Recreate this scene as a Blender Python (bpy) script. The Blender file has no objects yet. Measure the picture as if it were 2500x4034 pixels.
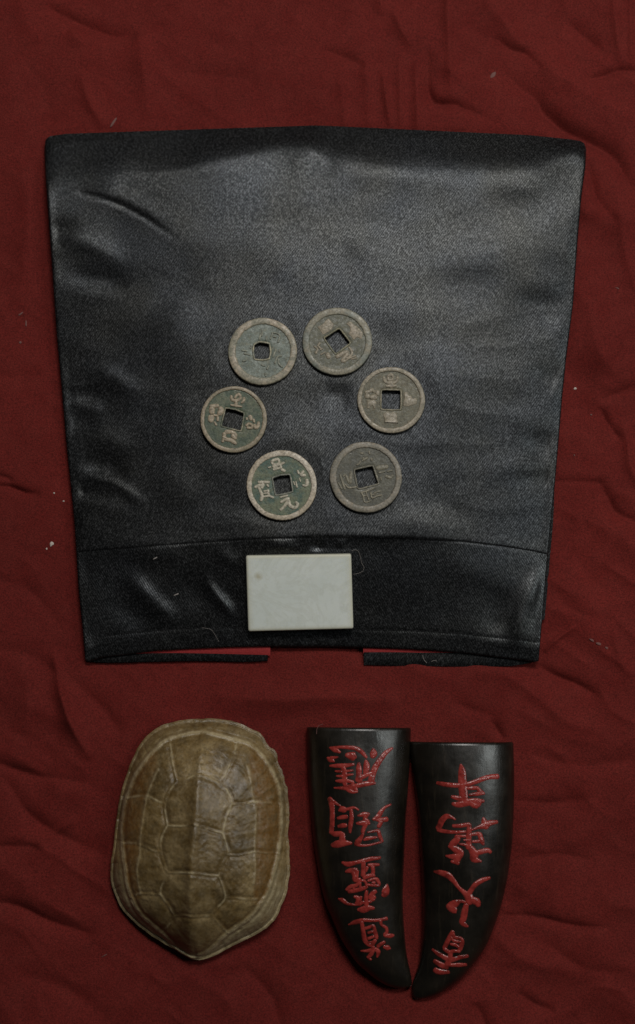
import bpy, math, random
import numpy as np
from mathutils import Vector

random.seed(7)
rng = np.random.default_rng(11)
scene = bpy.context.scene
COL = scene.collection

# ------------------------------------------------------------------ camera
W_PX, H_PX = 2500.0, 4034.0          # size of the photograph that the outlines are measured in
S = 0.00009                          # metres per photograph pixel on the cloth
DIST, TILT = 0.56, math.radians(7.0)
MM = 0.001
cam_d = bpy.data.cameras.new('camera')
cam_d.sensor_fit = 'HORIZONTAL'; cam_d.sensor_width = 36.0
cam_d.lens = 36.0 * DIST / (W_PX * S)
cam_d.clip_start = 0.01; cam_d.clip_end = 20.0
cam = bpy.data.objects.new('camera', cam_d); COL.objects.link(cam)
CAM = np.array([0.0, -DIST * math.sin(TILT), DIST * math.cos(TILT)])
cam.location = CAM; cam.rotation_euler = (TILT, 0, 0)
cam_d.dof.use_dof = True; cam_d.dof.focus_distance = 0.556; cam_d.dof.aperture_fstop = 12.0
scene.camera = cam

# ------------------------------------------------------------------ light: one soft lamp up and to the right, dim room
world = bpy.data.worlds.new('World'); scene.world = world; world.use_nodes = True
world.node_tree.nodes['Background'].inputs[0].default_value = (0.9, 0.95, 1.0, 1)
world.node_tree.nodes['Background'].inputs[1].default_value = 0.016
ld = bpy.data.lights.new('soft_lamp', 'AREA'); ld.shape = 'RECTANGLE'; ld.size = 0.42; ld.size_y = 0.20
ld.energy = 5.2; ld.color = (1.0, 0.97, 0.92)
lamp = bpy.data.objects.new('soft_lamp', ld); COL.objects.link(lamp)
def aim(o, az, ze, d):
    az, ze = math.radians(az), math.radians(ze)
    o.location = Vector((math.cos(az) * math.sin(ze), math.sin(az) * math.sin(ze), math.cos(ze))) * d
    o.rotation_euler = (-o.location).to_track_quat('-Z', 'Y').to_euler()
aim(lamp, 74, 30, 1.0)
ld2 = bpy.data.lights.new('side_lamp', 'AREA'); ld2.shape = 'RECTANGLE'; ld2.size = 0.20; ld2.size_y = 0.40
ld2.energy = 2.3; ld2.color = (0.95, 1.0, 0.97)
lamp2 = bpy.data.objects.new('side_lamp', ld2); COL.objects.link(lamp2)
aim(lamp2, 8, 44, 1.1)
vs = scene.view_settings
vs.view_transform = 'Standard'; vs.look = 'None'; vs.exposure = 0.0; vs.gamma = 1.0; vs.use_curve_mapping = False
scene.render.engine = 'CYCLES'
scene.render.resolution_x = 635; scene.render.resolution_y = 1024

# ------------------------------------------------------------------ where a photographed point lies at a known height
ct, st = math.cos(TILT), math.sin(TILT)
def P(px, py, z=0.0):
    """world x, y of a photographed point that lies at height z"""
    px = np.asarray(px, float); py = np.asarray(py, float); z = np.asarray(z, float)
    a = (px - W_PX / 2) * S / DIST; b = -(py - H_PX / 2) * S / DIST
    dy = b * ct + st; dz = b * st - ct
    t = (z - CAM[2]) / dz
    return CAM[0] + t * a, CAM[1] + t * dy
def PIX(x, y, z):
    ry = y - CAM[1]; rz = z - CAM[2]
    dep = ry * st - rz * ct
    b = (ry * ct + rz * st) / dep; a = x / dep
    return a * DIST / S + W_PX / 2, H_PX / 2 - b * DIST / S
def on_surface(px, py, hfun, z0=0.005):
    z = np.full(np.shape(px), z0)
    for _ in range(6):
        x, y = P(px, py, z); z = hfun(x, y)
    return x, y, z

# ------------------------------------------------------------------ helpers
def smooth(t): t = np.clip(t, 0, 1); return t * t * (3 - 2 * t)
_grids = {}
def vnoise(x, y, seed):
    if seed not in _grids: _grids[seed] = np.random.default_rng(seed).random((64, 64))
    g = _grids[seed]
    xi = np.floor(x).astype(int); yi = np.floor(y).astype(int)
    fx = x - xi; fy = y - yi
    fx = fx ** 3 * (fx * (fx * 6 - 15) + 10); fy = fy ** 3 * (fy * (fy * 6 - 15) + 10)
    a = g[xi % 64, yi % 64]; b = g[(xi + 1) % 64, yi % 64]
    c = g[xi % 64, (yi + 1) % 64]; d = g[(xi + 1) % 64, (yi + 1) % 64]
    return (a * (1 - fx) + b * fx) * (1 - fy) + (c * (1 - fx) + d * fx) * fy - 0.5
def fbm(x, y, seed, oct=3):
    s = 0; a = 1.0
    for i in range(oct):
        s = s + a * vnoise(x * 2 ** i + 7.3 * i, y * 2 ** i + 3.1 * i, seed + i); a *= 0.5
    return s
def dist_poly(px, py, pts, closed=False):
    pts = list(pts) + ([pts[0]] if closed else [])
    best = np.full(np.shape(px), 1e9); par = np.zeros(np.shape(px)); n = len(pts) - 1
    for i in range(n):
        ax, ay = pts[i][:2]; bx, by = pts[i + 1][:2]
        dx, dy = bx - ax, by - ay; L = dx * dx + dy * dy + 1e-9
        t = np.clip(((px - ax) * dx + (py - ay) * dy) / L, 0, 1)
        d = np.hypot(px - ax - t * dx, py - ay - t * dy)
        m = d < best
        best = np.where(m, d, best); par = np.where(m, (i + t) / n, par)
    return best, par
def inside(px, py, poly):
    r = np.zeros(np.shape(px), bool); n = len(poly)
    for i in range(n):
        x1, y1 = poly[i]; x2, y2 = poly[(i + 1) % n]
        c = (y1 > py) != (y2 > py)
        with np.errstate(divide='ignore', invalid='ignore'):
            r ^= c & (px < (x2 - x1) * (py - y1) / (y2 - y1 + 1e-12) + x1)
    return r
def catmull(pts, per=5, closed=False):
    pts = np.array(pts, float); n = len(pts)
    if n < 3 and not closed:
        t = np.linspace(0, 1, per + 1)[:, None]; return pts[0] * (1 - t) + pts[-1] * t
    out = []
    for i in range(n if closed else n - 1):
        p1, p2 = pts[i], pts[(i + 1) % n]
        p0 = pts[(i - 1) % n] if closed or i > 0 else 2 * p1 - p2
        p3 = pts[(i + 2) % n] if closed or i + 2 < n else 2 * p2 - p1
        for k in range(per):
            t = k / per
            out.append(0.5 * (2 * p1 + (p2 - p0) * t + (2 * p0 - 5 * p1 + 4 * p2 - p3) * t * t + (3 * p1 - p0 - 3 * p2 + p3) * t ** 3))
    if not closed: out.append(pts[-1])
    return np.array(out)

def mesh_obj(name, verts, faces, mat, parent=None, shade=True):
    me = bpy.data.meshes.new(name)
    verts = np.asarray(verts, float)
    if isinstance(faces, np.ndarray):
        n, k = faces.shape
        me.vertices.add(len(verts)); me.vertices.foreach_set('co', verts.astype(np.float32).ravel())
        me.loops.add(n * k); me.loops.foreach_set('vertex_index', faces.astype(np.int32).ravel())
        me.polygons.add(n); me.polygons.foreach_set('loop_start', np.arange(0, n * k, k, dtype=np.int32))
        me.update(calc_edges=True)
    else:
        me.from_pydata(verts.tolist(), [], faces)
    me.validate(); me.update()
    if shade: me.polygons.foreach_set('use_smooth', [True] * len(me.polygons))
    if mat: me.materials.append(mat)
    o = bpy.data.objects.new(name, me); COL.objects.link(o)
    if parent: o.parent = parent
    return o
def grid_faces(nr, nc, wrap=False):
    r = np.arange(nr - 1)[:, None]; c = np.arange(nc if wrap else nc - 1)[None, :]
    c2 = (c + 1) % nc
    return np.stack([(r * nc + c), (r * nc + c2), ((r + 1) * nc + c2), ((r + 1) * nc + c)], -1).reshape(-1, 4)[:, ::-1]
def slab_grid(X, Y, Z, zb):
    """height grid (rows downward in the picture) with a skirt to zb and a bottom"""
    nr, nc = X.shape
    v = np.stack([X, Y, Z], -1).reshape(-1, 3)
    f = grid_faces(nr, nc)
    idx = np.concatenate([np.arange(nc), np.arange(1, nr) * nc + nc - 1, (nr - 1) * nc + np.arange(nc - 2, -1, -1), np.arange(nr - 2, 0, -1) * nc])
    a = v[idx].copy(); b = a.copy(); b[:, 2] = zb                 # the side has vertices of its own, so the border stays crisp
    n0 = len(v); m = len(idx); k = np.arange(m); k2 = (k + 1) % m
    sk = np.stack([n0 + k, n0 + k2, n0 + m + k2, n0 + m + k], -1)
    return np.vstack([v, a, b]), np.vstack([f, sk])
def thing(name, label, cat, loc=(0, 0, 0), group=None):
    o = bpy.data.objects.new(name, None); COL.objects.link(o); o.location = loc
    o.empty_display_size = 0.01
    tag(o, label, cat, group); return o
def tag(o, label, cat=None, group=None, kind=None):
    o['label'] = label
    if cat: o['category'] = cat
    if group: o['group'] = group
    if kind: o['kind'] = kind
    return o

# ------------------------------------------------------------------ materials
class NT:
    def __init__(self, name, rough=0.6, spec=0.5):
        self.m = bpy.data.materials.new(name); self.m.use_nodes = True
        self.t = self.m.node_tree; self.b = self.t.nodes['Principled BSDF']
        self.set('Roughness', rough); self.set('Specular IOR Level', spec)
        self.co = self.t.nodes.new('ShaderNodeTexCoord').outputs['Object']
    def set(self, k, v): self.b.inputs[k].default_value = v
    def link(self, a, b): self.t.links.new(a, b)
    def mapping(self, scale=(1, 1, 1), rot=(0, 0, 0), loc=(0, 0, 0)):
        n = self.t.nodes.new('ShaderNodeMapping'); n.inputs['Scale'].default_value = scale
        n.inputs['Rotation'].default_value = rot; n.inputs['Location'].default_value = loc
        self.link(self.co, n.inputs['Vector']); return n.outputs[0]
    def noise(self, scale, detail=3, rough=0.55, vec=None, dist=0.0, off=0.0):
        n = self.t.nodes.new('ShaderNodeTexNoise'); n.inputs['Scale'].default_value = scale
        n.inputs['Detail'].default_value = detail; n.inputs['Roughness'].default_value = rough
        n.inputs['Distortion'].default_value = dist
        if vec is None and off: vec = self.mapping(loc=(off, off * 1.7, 0))
        self.link(vec if vec is not None else self.co, n.inputs['Vector']); return n.outputs['Fac']
    def wave(self, scale, vec, dist=0.0, dscale=1.0):
        n = self.t.nodes.new('ShaderNodeTexWave'); n.inputs['Scale'].default_value = scale
        n.inputs['Distortion'].default_value = dist; n.inputs['Detail'].default_value = 1; n.inputs['Detail Scale'].default_value = dscale
        self.link(vec, n.inputs['Vector']); return n.outputs['Fac']
    def ramp(self, fac, stops):
        n = self.t.nodes.new('ShaderNodeValToRGB'); e = n.color_ramp.elements
        while len(e) > 1: e.remove(e[0])
        e[0].position = stops[0][0]; e[0].color = tuple(stops[0][1]) + (1,) if len(stops[0][1]) == 3 else stops[0][1]
        for p, c in stops[1:]:
            x = e.new(p); x.color = tuple(c) + (1,)
        self.link(fac, n.inputs[0]); return n.outputs[0]
    def mix(self, fac, a, b, mode='MIX'):
        n = self.t.nodes.new('ShaderNodeMix'); n.data_type = 'RGBA'; n.blend_type = mode
        if isinstance(fac, (int, float)): n.inputs[0].default_value = fac
        else: self.link(fac, n.inputs[0])
        for i, v in ((6, a), (7, b)):
            if isinstance(v, tuple): n.inputs[i].default_value = v + (1,) if len(v) == 3 else v
            else: self.link(v, n.inputs[i])
        return n.outputs[2]
    def math(self, op, a, b=0.0):
        n = self.t.nodes.new('ShaderNodeMath'); n.operation = op
        for i, v in ((0, a), (1, b)):
            if isinstance(v, (int, float)): n.inputs[i].default_value = v
            else: self.link(v, n.inputs[i])
        return n.outputs[0]
    def color(self, c):
        if isinstance(c, tuple): self.set('Base Color', c + (1,))
        else: self.link(c, self.b.inputs['Base Color'])
    def bump(self, h, strength, dist):
        n = self.t.nodes.new('ShaderNodeBump'); n.inputs['Strength'].default_value = strength; n.inputs['Distance'].default_value = dist
        self.link(h, n.inputs['Height'])
        prev = self.b.inputs['Normal'].links
        if prev: self.link(prev[0].from_socket, n.inputs['Normal'])
        self.link(n.outputs[0], self.b.inputs['Normal'])
    def attr(self, name):
        n = self.t.nodes.new('ShaderNodeAttribute'); n.attribute_name = name; return n
G3 = lambda v: (v, v, v)

def mat_cloth():
    n = NT('red_flannel', 0.85, 0.15)
    big = n.noise(14, 3); mid = n.noise(160, 4)
    c = n.ramp(big, [(0.3, (0.098, 0.0094, 0.0074)), (0.7, (0.128, 0.0128, 0.0100))])
    c = n.mix(n.ramp(mid, [(0.35, G3(0.0)), (0.75, G3(0.35))]), c, (0.145, 0.022, 0.017))
    weave = n.noise(1900, 3, 0.8)
    c = n.mix(0.55, c, n.ramp(weave, [(0.34, G3(0.15)), (0.66, G3(1.85))]), 'MULTIPLY')
    n.color(c)
    n.set('Sheen Weight', 0.03); n.set('Sheen Roughness', 0.5); n.set('Sheen Tint', (0.9, 0.45, 0.42, 1))
    n.bump(weave, 0.55, 0.00025); n.bump(mid, 0.25, 0.0008)
    return n.m
def mat_satin(name='black_satin', base=0.006, rough=0.41, spec=0.64, ang=0.62):
    n = NT(name, rough, spec)
    wv = n.wave(430, n.mapping(rot=(0, 0, ang)), 1.2, 3.0)
    thread = n.noise(1750, 3, 0.85, vec=n.mapping(scale=(1.0, 0.7, 1), rot=(0, 0, ang + 0.25)))
    tint = n.noise(38, 3)
    n.color(n.mix(n.ramp(thread, [(0.50, G3(0)), (0.68, G3(1.0))]), (base * 0.6, base * 0.6, base * 0.62), (base * 5.5, base * 5.5, base * 5.7)))  # sparse lighter flecks paint the satin's sparkle into the base colour
    sp = n.math('MULTIPLY', n.ramp(thread, [(0.36, G3(0.16)), (0.52, G3(0.48)), (0.66, G3(0.95))]), n.ramp(wv, [(0.2, G3(0.55)), (0.8, G3(1.0))]))
    n.link(n.math('MULTIPLY', sp, spec * 1.6), n.b.inputs['Specular IOR Level'])
    n.link(n.ramp(tint, [(0.35, (0.96, 0.99, 0.97)), (0.65, (0.84, 0.91, 1.0))]), n.b.inputs['Specular Tint'])
    n.bump(wv, 0.08, 0.00022); n.bump(thread, 0.10, 0.00030)
    return n.m
def mat_lining():
    n = NT('red_lining', 0.7, 0.3)
    f = n.noise(2200, 2); n.color(n.ramp(f, [(0.3, (0.20, 0.012, 0.013)), (0.7, (0.31, 0.024, 0.024))])); n.bump(f, 0.3, 0.0002)
    return n.m
def mat_lacquer():
    n = NT('black_lacquered_horn', 0.36, 0.55)
    f = n.noise(120, 4); s = n.noise(900, 3, 0.6, vec=n.mapping(scale=(1, 0.25, 1)))
    n.color(n.ramp(f, [(0.3, (0.005, 0.0042, 0.003)), (0.75, (0.014, 0.010, 0.006))]))
    n.link(n.ramp(f, [(0.3, G3(0.27)), (0.7, G3(0.42))]), n.b.inputs['Roughness'])
    sc = n.noise(260, 4, 0.7, vec=n.mapping(scale=(3.0, 0.35, 1), rot=(0, 0, 0.15)))
    base_ = n.b.inputs['Base Color'].links[0].from_socket
    n.color(n.mix(n.ramp(sc, [(0.56, G3(0.0)), (0.70, G3(0.55))]), base_, (0.030, 0.022, 0.014)))
    n.bump(f, 0.22, 0.0008); n.bump(s, 0.22, 0.0002); n.bump(sc, 0.15, 0.0003)
    return n.m
def mat_paint():
    n = NT('red_lacquer_paint', 0.24, 0.5)
    f = n.noise(420, 3); n.color(n.ramp(f, [(0.34, (0.15, 0.017, 0.013)), (0.5, (0.27, 0.030, 0.024)), (0.8, (0.36, 0.056, 0.044))]))
    n.bump(n.noise(700, 2), 0.5, 0.0005)
    return n.m
def mat_tile():
    n = NT('white_jade', 0.42, 0.4)
    a = n.attr('edge').outputs['Fac']
    f = n.noise(90, 4); c = n.ramp(f, [(0.3, (0.62, 0.66, 0.62)), (0.7, (0.69, 0.72, 0.68))])
    c = n.mix(n.math('MULTIPLY', a, 0.8), c, (0.56, 0.54, 0.42))
    c = n.mix(n.ramp(n.noise(420, 5, 0.7), [(0.50, G3(0.0)), (0.75, G3(0.45))]), c, (0.52, 0.55, 0.49))
    c = n.mix(n.ramp(n.noise(45, 5, 0.7, dist=1.5, off=5.0), [(0.45, G3(0.0)), (0.5, G3(0.25)), (0.55, G3(0.0))]), c, (0.47, 0.48, 0.40))
    st_ = n.attr('stain').outputs['Fac']
    c = n.mix(n.math('MULTIPLY', st_, n.ramp(n.noise(500, 3), [(0.3, G3(0.1)), (0.6, G3(0.75))])), c, (0.42, 0.38, 0.25))
    n.color(c); n.set('Subsurface Weight', 0.15); n.set('Subsurface Radius', (0.002, 0.002, 0.0015)); n.set('Subsurface Scale', 0.5)
    n.bump(n.noise(260, 3), 0.06, 0.0005)
    return n.m
def mat_coin(name, c1, c2, c3, scale=180, cut=(0.4, 0.6), off=0.0, rough=0.55, metal=0.0):
    n = NT(name, rough, 0.6); n.set('Metallic', metal)
    f = n.noise(scale, 5, 0.65, off=off + 0.31); g = n.noise(scale * 4, 4, 0.7, off=off + 1.3)
    c = n.ramp(f, [(cut[0], c1), (cut[1], c2)])
    c = n.mix(n.ramp(g, [(0.5, G3(0)), (0.70, G3(0.85))]), c, c3)
    pit = n.noise(1500, 3, 0.75, off=off + 2.1)
    c = n.mix(0.6, c, n.ramp(pit, [(0.34, G3(0.30)), (0.5, G3(1.0)), (0.68, G3(1.6))]), 'MULTIPLY')
    n.link(n.ramp(g, [(0.35, G3(rough - 0.22)), (0.6, G3(rough + 0.1))]), n.b.inputs['Roughness'])
    n.color(c); n.bump(g, 0.35, 0.00025); n.bump(f, 0.25, 0.0006)
    return n.m
def mat_shell():
    n = NT('tortoise_shell', 0.40, 0.55)
    at = n.attr('mark'); sp = n.t.nodes.new('ShaderNodeSeparateColor'); n.link(at.outputs['Color'], sp.inputs[0])
    big = n.noise(95, 5, 0.65); g = n.noise(420, 5, 0.75); s = n.noise(1300, 3, 0.75)
    c = n.ramp(big, [(0.36, (0.070, 0.042, 0.012)), (0.5, (0.145, 0.093, 0.033)), (0.64, (0.250, 0.180, 0.085))])
    c = n.mix(1.0, c, n.ramp(at.outputs['Alpha'], [(0.0, (0.78, 0.76, 0.72)), (1.0, (1.18, 1.16, 1.12))]), 'MULTIPLY')
    c = n.mix(n.math('MULTIPLY', sp.outputs[1], n.ramp(big, [(0.3, G3(0.55)), (0.6, G3(1.0))])), c, (0.165, 0.080, 0.020))
    c = n.mix(n.ramp(g, [(0.42, G3(0)), (0.75, G3(0.6))]), c, (0.28, 0.21, 0.11))
    c = n.mix(n.ramp(s, [(0.25, G3(0.75)), (0.52, G3(0.0))]), c, (0.06, 0.042, 0.018))
    blot = n.noise(190, 5, 0.7, off=3.3)
    c = n.mix(n.ramp(blot, [(0.52, G3(0.0)), (0.68, G3(0.65))]), c, (0.075, 0.052, 0.022))
    c = n.mix(n.math('MULTIPLY', sp.outputs[2], n.ramp(g, [(0.3, G3(0.35)), (0.65, G3(0.95))])), c, (0.36, 0.29, 0.17))
    c = n.mix(n.math('MULTIPLY', sp.outputs[0], n.ramp(g, [(0.3, G3(0.25)), (0.6, G3(0.9))])), c, (0.52, 0.43, 0.26))
    n.color(c)
    n.link(n.ramp(g, [(0.3, G3(0.25)), (0.7, G3(0.48))]), n.b.inputs['Roughness'])
    n.bump(g, 0.35, 0.0007); n.bump(s, 0.25, 0.0002)
    return n.m
def mat_plain(name, c, rough=0.8):
    n = NT(name, rough, 0.3); f = n.noise(1500, 2)
    n.color(n.ramp(f, [(0.3, tuple(0.8 * v for v in c)), (0.7, c)])); return n.m

M_CLOTH = mat_cloth(); M_SATIN = mat_satin(); M_HEM = mat_satin('black_satin_hem', 0.005, 0.38, 0.8, -0.55)
M_BACK = mat_satin('black_satin_back', 0.0035, 0.5, 0.3); M_LINING = mat_lining()
M_LAC = mat_lacquer(); M_PAINT = mat_paint(); M_TILE = mat_tile(); M_SHELL = mat_shell()
M_THREAD = mat_plain('black_thread', (0.006, 0.006, 0.007)); M_LINT = mat_plain('pale_lint', (0.52, 0.45, 0.40))
M_HAIR = mat_plain('grey_lint_hair', (0.30, 0.27, 0.25))
M_PINK = mat_plain('dusty_lint', (0.18, 0.085, 0.075))

# ------------------------------------------------------------------ the red cloth
# fold lines (photograph pixels): points, half width, height in mm, v = hollow below the dark line, r = ridge above it
FOLDS = [
 ([(200,0),(240,25),(347,70),(446,107),(530,115)], 24, 1.3, 'v'), ([(520,180),(529,215),(546,347),(562,480)], 46, 1.0, 'r'),
 ([(270,150),(310,190)], 24, .6, 'r'), ([(306,330),(347,446),(388,510)], 26, .8, 'r'), ([(120,180),(200,300),(230,420)], 60, .8, 'v'),
 ([(700,250),(900,262),(1010,280)], 34, .6, 'v'),
 ([(1696,200),(1692,322),(1713,380),(1746,393),(1796,397),(1862,426),(1936,463)], 15, 1.25, 'v'),
 ([(1960,130),(2019,174),(2077,194),(2130,245)], 17, 1.1, 'v'),
 ([(1985,245),(2052,306),(2126,355),(2159,405),(2234,471),(2316,513),(2407,562),(2457,612),(2490,686),(2560,760)], 30, 2.3, 'v'),
 ([(1746,-40),(1754,124),(1763,347)], 20, .8, 'r'), ([(1540,70),(1572,141),(1600,190)], 20, .7, 'r'), ([(1480,0),(1490,60)], 20, .5, 'r'),
 ([(1290,180),(1374,207),(1432,240)], 20, .9, 'v'), ([(2300,300),(2374,289),(2440,269),(2540,275)], 14, .9, 'v'),
 ([(2399,-40),(2416,149),(2440,265)], 16, .6, 'r'), ([(2474,0),(2474,240)], 12, .5, 'r'), ([(2250,60),(2330,130),(2390,190)], 24, .7, 'v'),
 ([(1500,310),(1515,420),(1530,510)], 14, .7, 'r'), ([(1630,300),(1634,520)], 18, .7, 'r'), ([(1564,270),(1568,490)], 18, .6, 'r'),
 ([(1330,330),(1345,500)], 22, .45, 'r'), ([(1430,300),(1440,500)], 22, .4, 'r'), ([(1830,60),(1900,100),(1950,130)], 26, .6, 'v'),
 ([(2376,1600),(2404,1655),(2441,1710)], 13, .8, 'v'), ([(2370,1885),(2409,1951),(2441,2004),(2520,2040)], 18, 1.1, 'v'),
 ([(2440,1690),(2457,1760),(2467,1861),(2500,1930)], 22, .9, 'r'), ([(2390,1550),(2467,1523),(2520,1500)], 18, .7, 'v'),
 ([(2200,1882),(2361,1888)], 14, .4, 'v'), ([(2300,1250),(2330,1420),(2390,1500)], 40, .8, 'r'), ([(2420,820),(2440,1000),(2480,1160)], 36, .9, 'r'),
 ([(2330,640),(2360,760),(2420,840)], 20, .8, 'v'), ([(2500,1280),(2450,1380),(2410,1460)], 30, .7, 'v'),
 ([(-40,1900),(32,1906),(69,1917),(106,1930),(150,1935)], 11, 1.0, 'v'), ([(-40,1855),(26,1872),(50,1880)], 10, .5, 'v'),
 ([(2135,2610),(2213,2652),(2292,2685),(2350,2720)], 16, 1.0, 'v'), ([(2147,2566),(2190,2525),(2250,2485)], 12, .7, 'r'),
 ([(1950,2835),(1986,2890)], 16, .7, 'v'), ([(1829,2757),(1950,2800)], 24, .5, 'v'),
 ([(1977,3592),(2118,3600),(2267,3633),(2380,3637)], 15, .75, 'v'), ([(2035,3369),(2200,3344),(2330,3370)], 22, .5, 'v'),
 ([(2060,3900),(2120,3945),(2180,3965)], 18, .8, 'v'), ([(1895,3950),(1930,4040)], 22, .7, 'v'), ([(2019,3129),(2184,3146),(2300,3130)], 20, .45, 'v'),
 ([(2180,3700),(2300,3780),(2420,3800)], 30, .5, 'v'), ([(2100,2950),(2300,2990),(2500,2970)], 26, .4, 'v'), ([(2400,2500),(2440,2640),(2520,2700)], 22, .5, 'r'),
 ([(205,2620),(235,2765),(276,2881),(331,2985)], 24, 1.5, 'r'), ([(-40,2970),(50,3005),(165,3038),(340,3060)], 22, .8, 'v'),
 ([(40,3050),(124,3179),(248,3261),(400,3330)], 30, .9, 'v'), ([(-40,3319),(124,3319)], 18, .6, 'v'), ([(157,3327),(265,3255)], 16, .5, 'r'),
 ([(-40,3525),(83,3551),(207,3609),(360,3650)], 26, 1.3, 'v'), ([(860,2790),(1075,2800),(1300,2790),(1500,2800)], 46, 1.2, 'r'),
 ([(300,2650),(420,2760),(480,2850)], 34, .7, 'v'), ([(985,3790),(1083,3900),(1120,4040)], 34, .8, 'v'), ([(60,2640),(90,2780),(70,2900)], 44, .6, 'r'),
 ([(100,3800),(260,3850),(400,3940)], 40, .6, 'v'), ([(-40,1430),(60,1460),(150,1440)], 30, .35, 'v'), ([(60,700),(90,900),(70,1100)], 44, .5, 'r'),
 ([(20,2250),(130,2300),(230,2420)], 30, .5, 'v'), ([(0,2520),(150,2560),(260,2640)], 34, .5, 'v'), ([(720,3880),(860,3960),(900,4040)], 40, .5, 'r'),
 ([(1150,2960),(1120,3100),(1150,3250)], 34, .5, 'r'), ([(2280,2150),(2350,2260),(2460,2330)], 34, .5, 'v'), ([(2200,2300),(2280,2380),(2420,2420)], 30, .4, 'v'),
 ([(800,60),(900,130),(1100,120)], 50, .5, 'v'), ([(60,40),(100,180)], 50, .7, 'r'),
]
# outline of the satin pouch (photograph pixels)
TOPC = np.array([(175,585),(177,560),(184,546),(198,537),(259,528),(522,519),(877,507),(1241,495),(1300,497),(1647,513),(2083,533),(2240,549),(2285,556),(2301,566),(2308,590)], float)
SEAM = np.array([(290,2176),(306,2174),(480,2160),(661,2146),(830,2134),(992,2123),(1257,2116),(1571,2121),(1819,2133),(1984,2153),(2100,2172),(2170,2188)], float)
BOT = np.array([(330,2600),(350,2606),(398,2590),(517,2576),(623,2563),(769,2555),(894,2549),(1060,2546),(1300,2547),(1432,2551),(1598,2556),(1710,2563),(1829,2572),(1961,2589),(2070,2602),(2107,2608),(2130,2600)], float)
LE = np.array([(175,500),(175,590),(180,700),(190,850),(205,1050),(222,1300),(245,1550),(262,1750),(280,1920),(293,2050),(299,2149),(309,2315),(326,2480),(337,2612)], float)
RE = np.array([(2306,500),(2308,600),(2305,656),(2290,767),(2276,926),(2256,1200),(2229,1412),(2213,1570),(2200,1729),(2184,1914),(2168,2070),(2157,2189),(2147,2315),(2133,2460),(2120,2612)], float)
lx = lambda y: np.interp(y, LE[:, 1], LE[:, 0]); rx_ = lambda y: np.interp(y, RE[:, 1], RE[:, 0])
topy = lambda x: np.interp(x, TOPC[:, 0], TOPC[:, 1]); seamy = lambda x: np.interp(x, SEAM[:, 0], SEAM[:, 1]); boty = lambda x: np.interp(x, BOT[:, 0], BOT[:, 1])
def ridged(x, y, seed):
    wx = 0.55 * fbm(x * 0.7, y * 0.7, seed + 5, 2); wy = 0.55 * fbm(x * 0.7 + 9, y * 0.7 + 4, seed + 6, 2)
    n = vnoise(x + wx, y + wy, seed); return 0.28 - np.sqrt(n * n + 0.0016)
def cloth_h(px, py):
    h = 1.1 * fbm(px / 330, py / 330, 21, 2) + 0.9 * fbm(px / 600 + .3 * py / 600, py / 900, 41, 2)
    crum = 0.5 + 0.7 * smooth((px - 1300) / 900) + 0.5 * smooth((py - 2500) / 900) * smooth((1300 - px) / 900)
    ca, sa = math.cos(0.6), math.sin(0.6)
    rx, ry = ca * px + sa * py, -sa * px + ca * py
    h = h + crum * (5.0 * ridged(rx / 460, ry / 230, 201) + 2.6 * ridged(px / 210 + 0.3 * py / 210, py / 420, 221) + 1.4 * ridged(rx / 150 + 3, ry / 90, 241))
    for pts, s, a, k in FOLDS:
        s = s * 1.1
        off = (-0.45 * s, 0.85 * s) if k == 'v' else (0.45 * s, -0.85 * s)
        pts = [(pts[0][0] * 1.35 - pts[1][0] * .35, pts[0][1] * 1.35 - pts[1][1] * .35)] + list(pts) + [(pts[-1][0] * 1.35 - pts[-2][0] * .35, pts[-1][1] * 1.35 - pts[-2][1] * .35)]
        c = catmull([(x + off[0], y + off[1]) for x, y in pts], 4)
        x0, y0 = c.min(0) - 4 * s; x1, y1 = c.max(0) + 4 * s
        m = (px > x0) & (px < x1) & (py > y0) & (py < y1)
        if not m.any(): continue
        d, t = dist_poly(px[m], py[m], c)
        d = np.hypot(d, 0.15 * s)
        g = np.exp(-(d / s) ** 1.3) * smooth(np.minimum(t, 1 - t) * 2.0 + 0.02)
        h[m] += (-a if k == 'v' else a) * g * 2.6
    # objects lie where the cloth is pressed flat under them
    def press(h, d, soft): m = smooth(d / soft); return h * (1 - m) + np.minimum(0.25 * h, 0.0) * m - 1.1 * m
    dbag = np.minimum(np.minimum(px - lx(py), rx_(py) - px), np.minimum(py - topy(px), boty(px) + 50 - py))
    h = press(h, np.minimum(dbag, 400) + 30, 110)
    for cx, cy, rx, ry, an in ((790, 3300, 350, 480, 0), (1425, 3330, 230, 520, -0.05), (1835, 3400, 225, 520, 0.08)):
        ux = (px - cx) * math.cos(an) + (py - cy) * math.sin(an); uy = (py - cy) * math.cos(an) - (px - cx) * math.sin(an)
        h = press(h, 1.10 - np.hypot(ux / rx, uy / ry), 0.45)
    return (h - 0.7) * MM
gx = np.concatenate([np.linspace(-2400, -90, 90, endpoint=False), np.linspace(-90, 2590, 520), np.linspace(2600, 4900, 90)])
gy = np.concatenate([np.linspace(-2400, -90, 90, endpoint=False), np.linspace(-90, 4124, 800), np.linspace(4134, 6400, 90)])
PX, PY = np.meshgrid(gx, gy)
# the sheet is laid out in metres; px, py are just its own measure
X = (PX - 1250) * S; Y = -(PY - 2017) * S
qx, qy = PIX(X, Y, np.zeros_like(X))
Z = cloth_h(qx, qy)
v = np.stack([X, Y, Z], -1).reshape(-1, 3)
cloth = mesh_obj('red_cloth', v, grid_faces(*X.shape), M_CLOTH)
tag(cloth, 'wrinkled dark red flannel cloth spread under everything', kind='structure')
def cloth_z(px, py): return float(cloth_h(np.array([float(px)]), np.array([float(py)]))[0])

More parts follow.
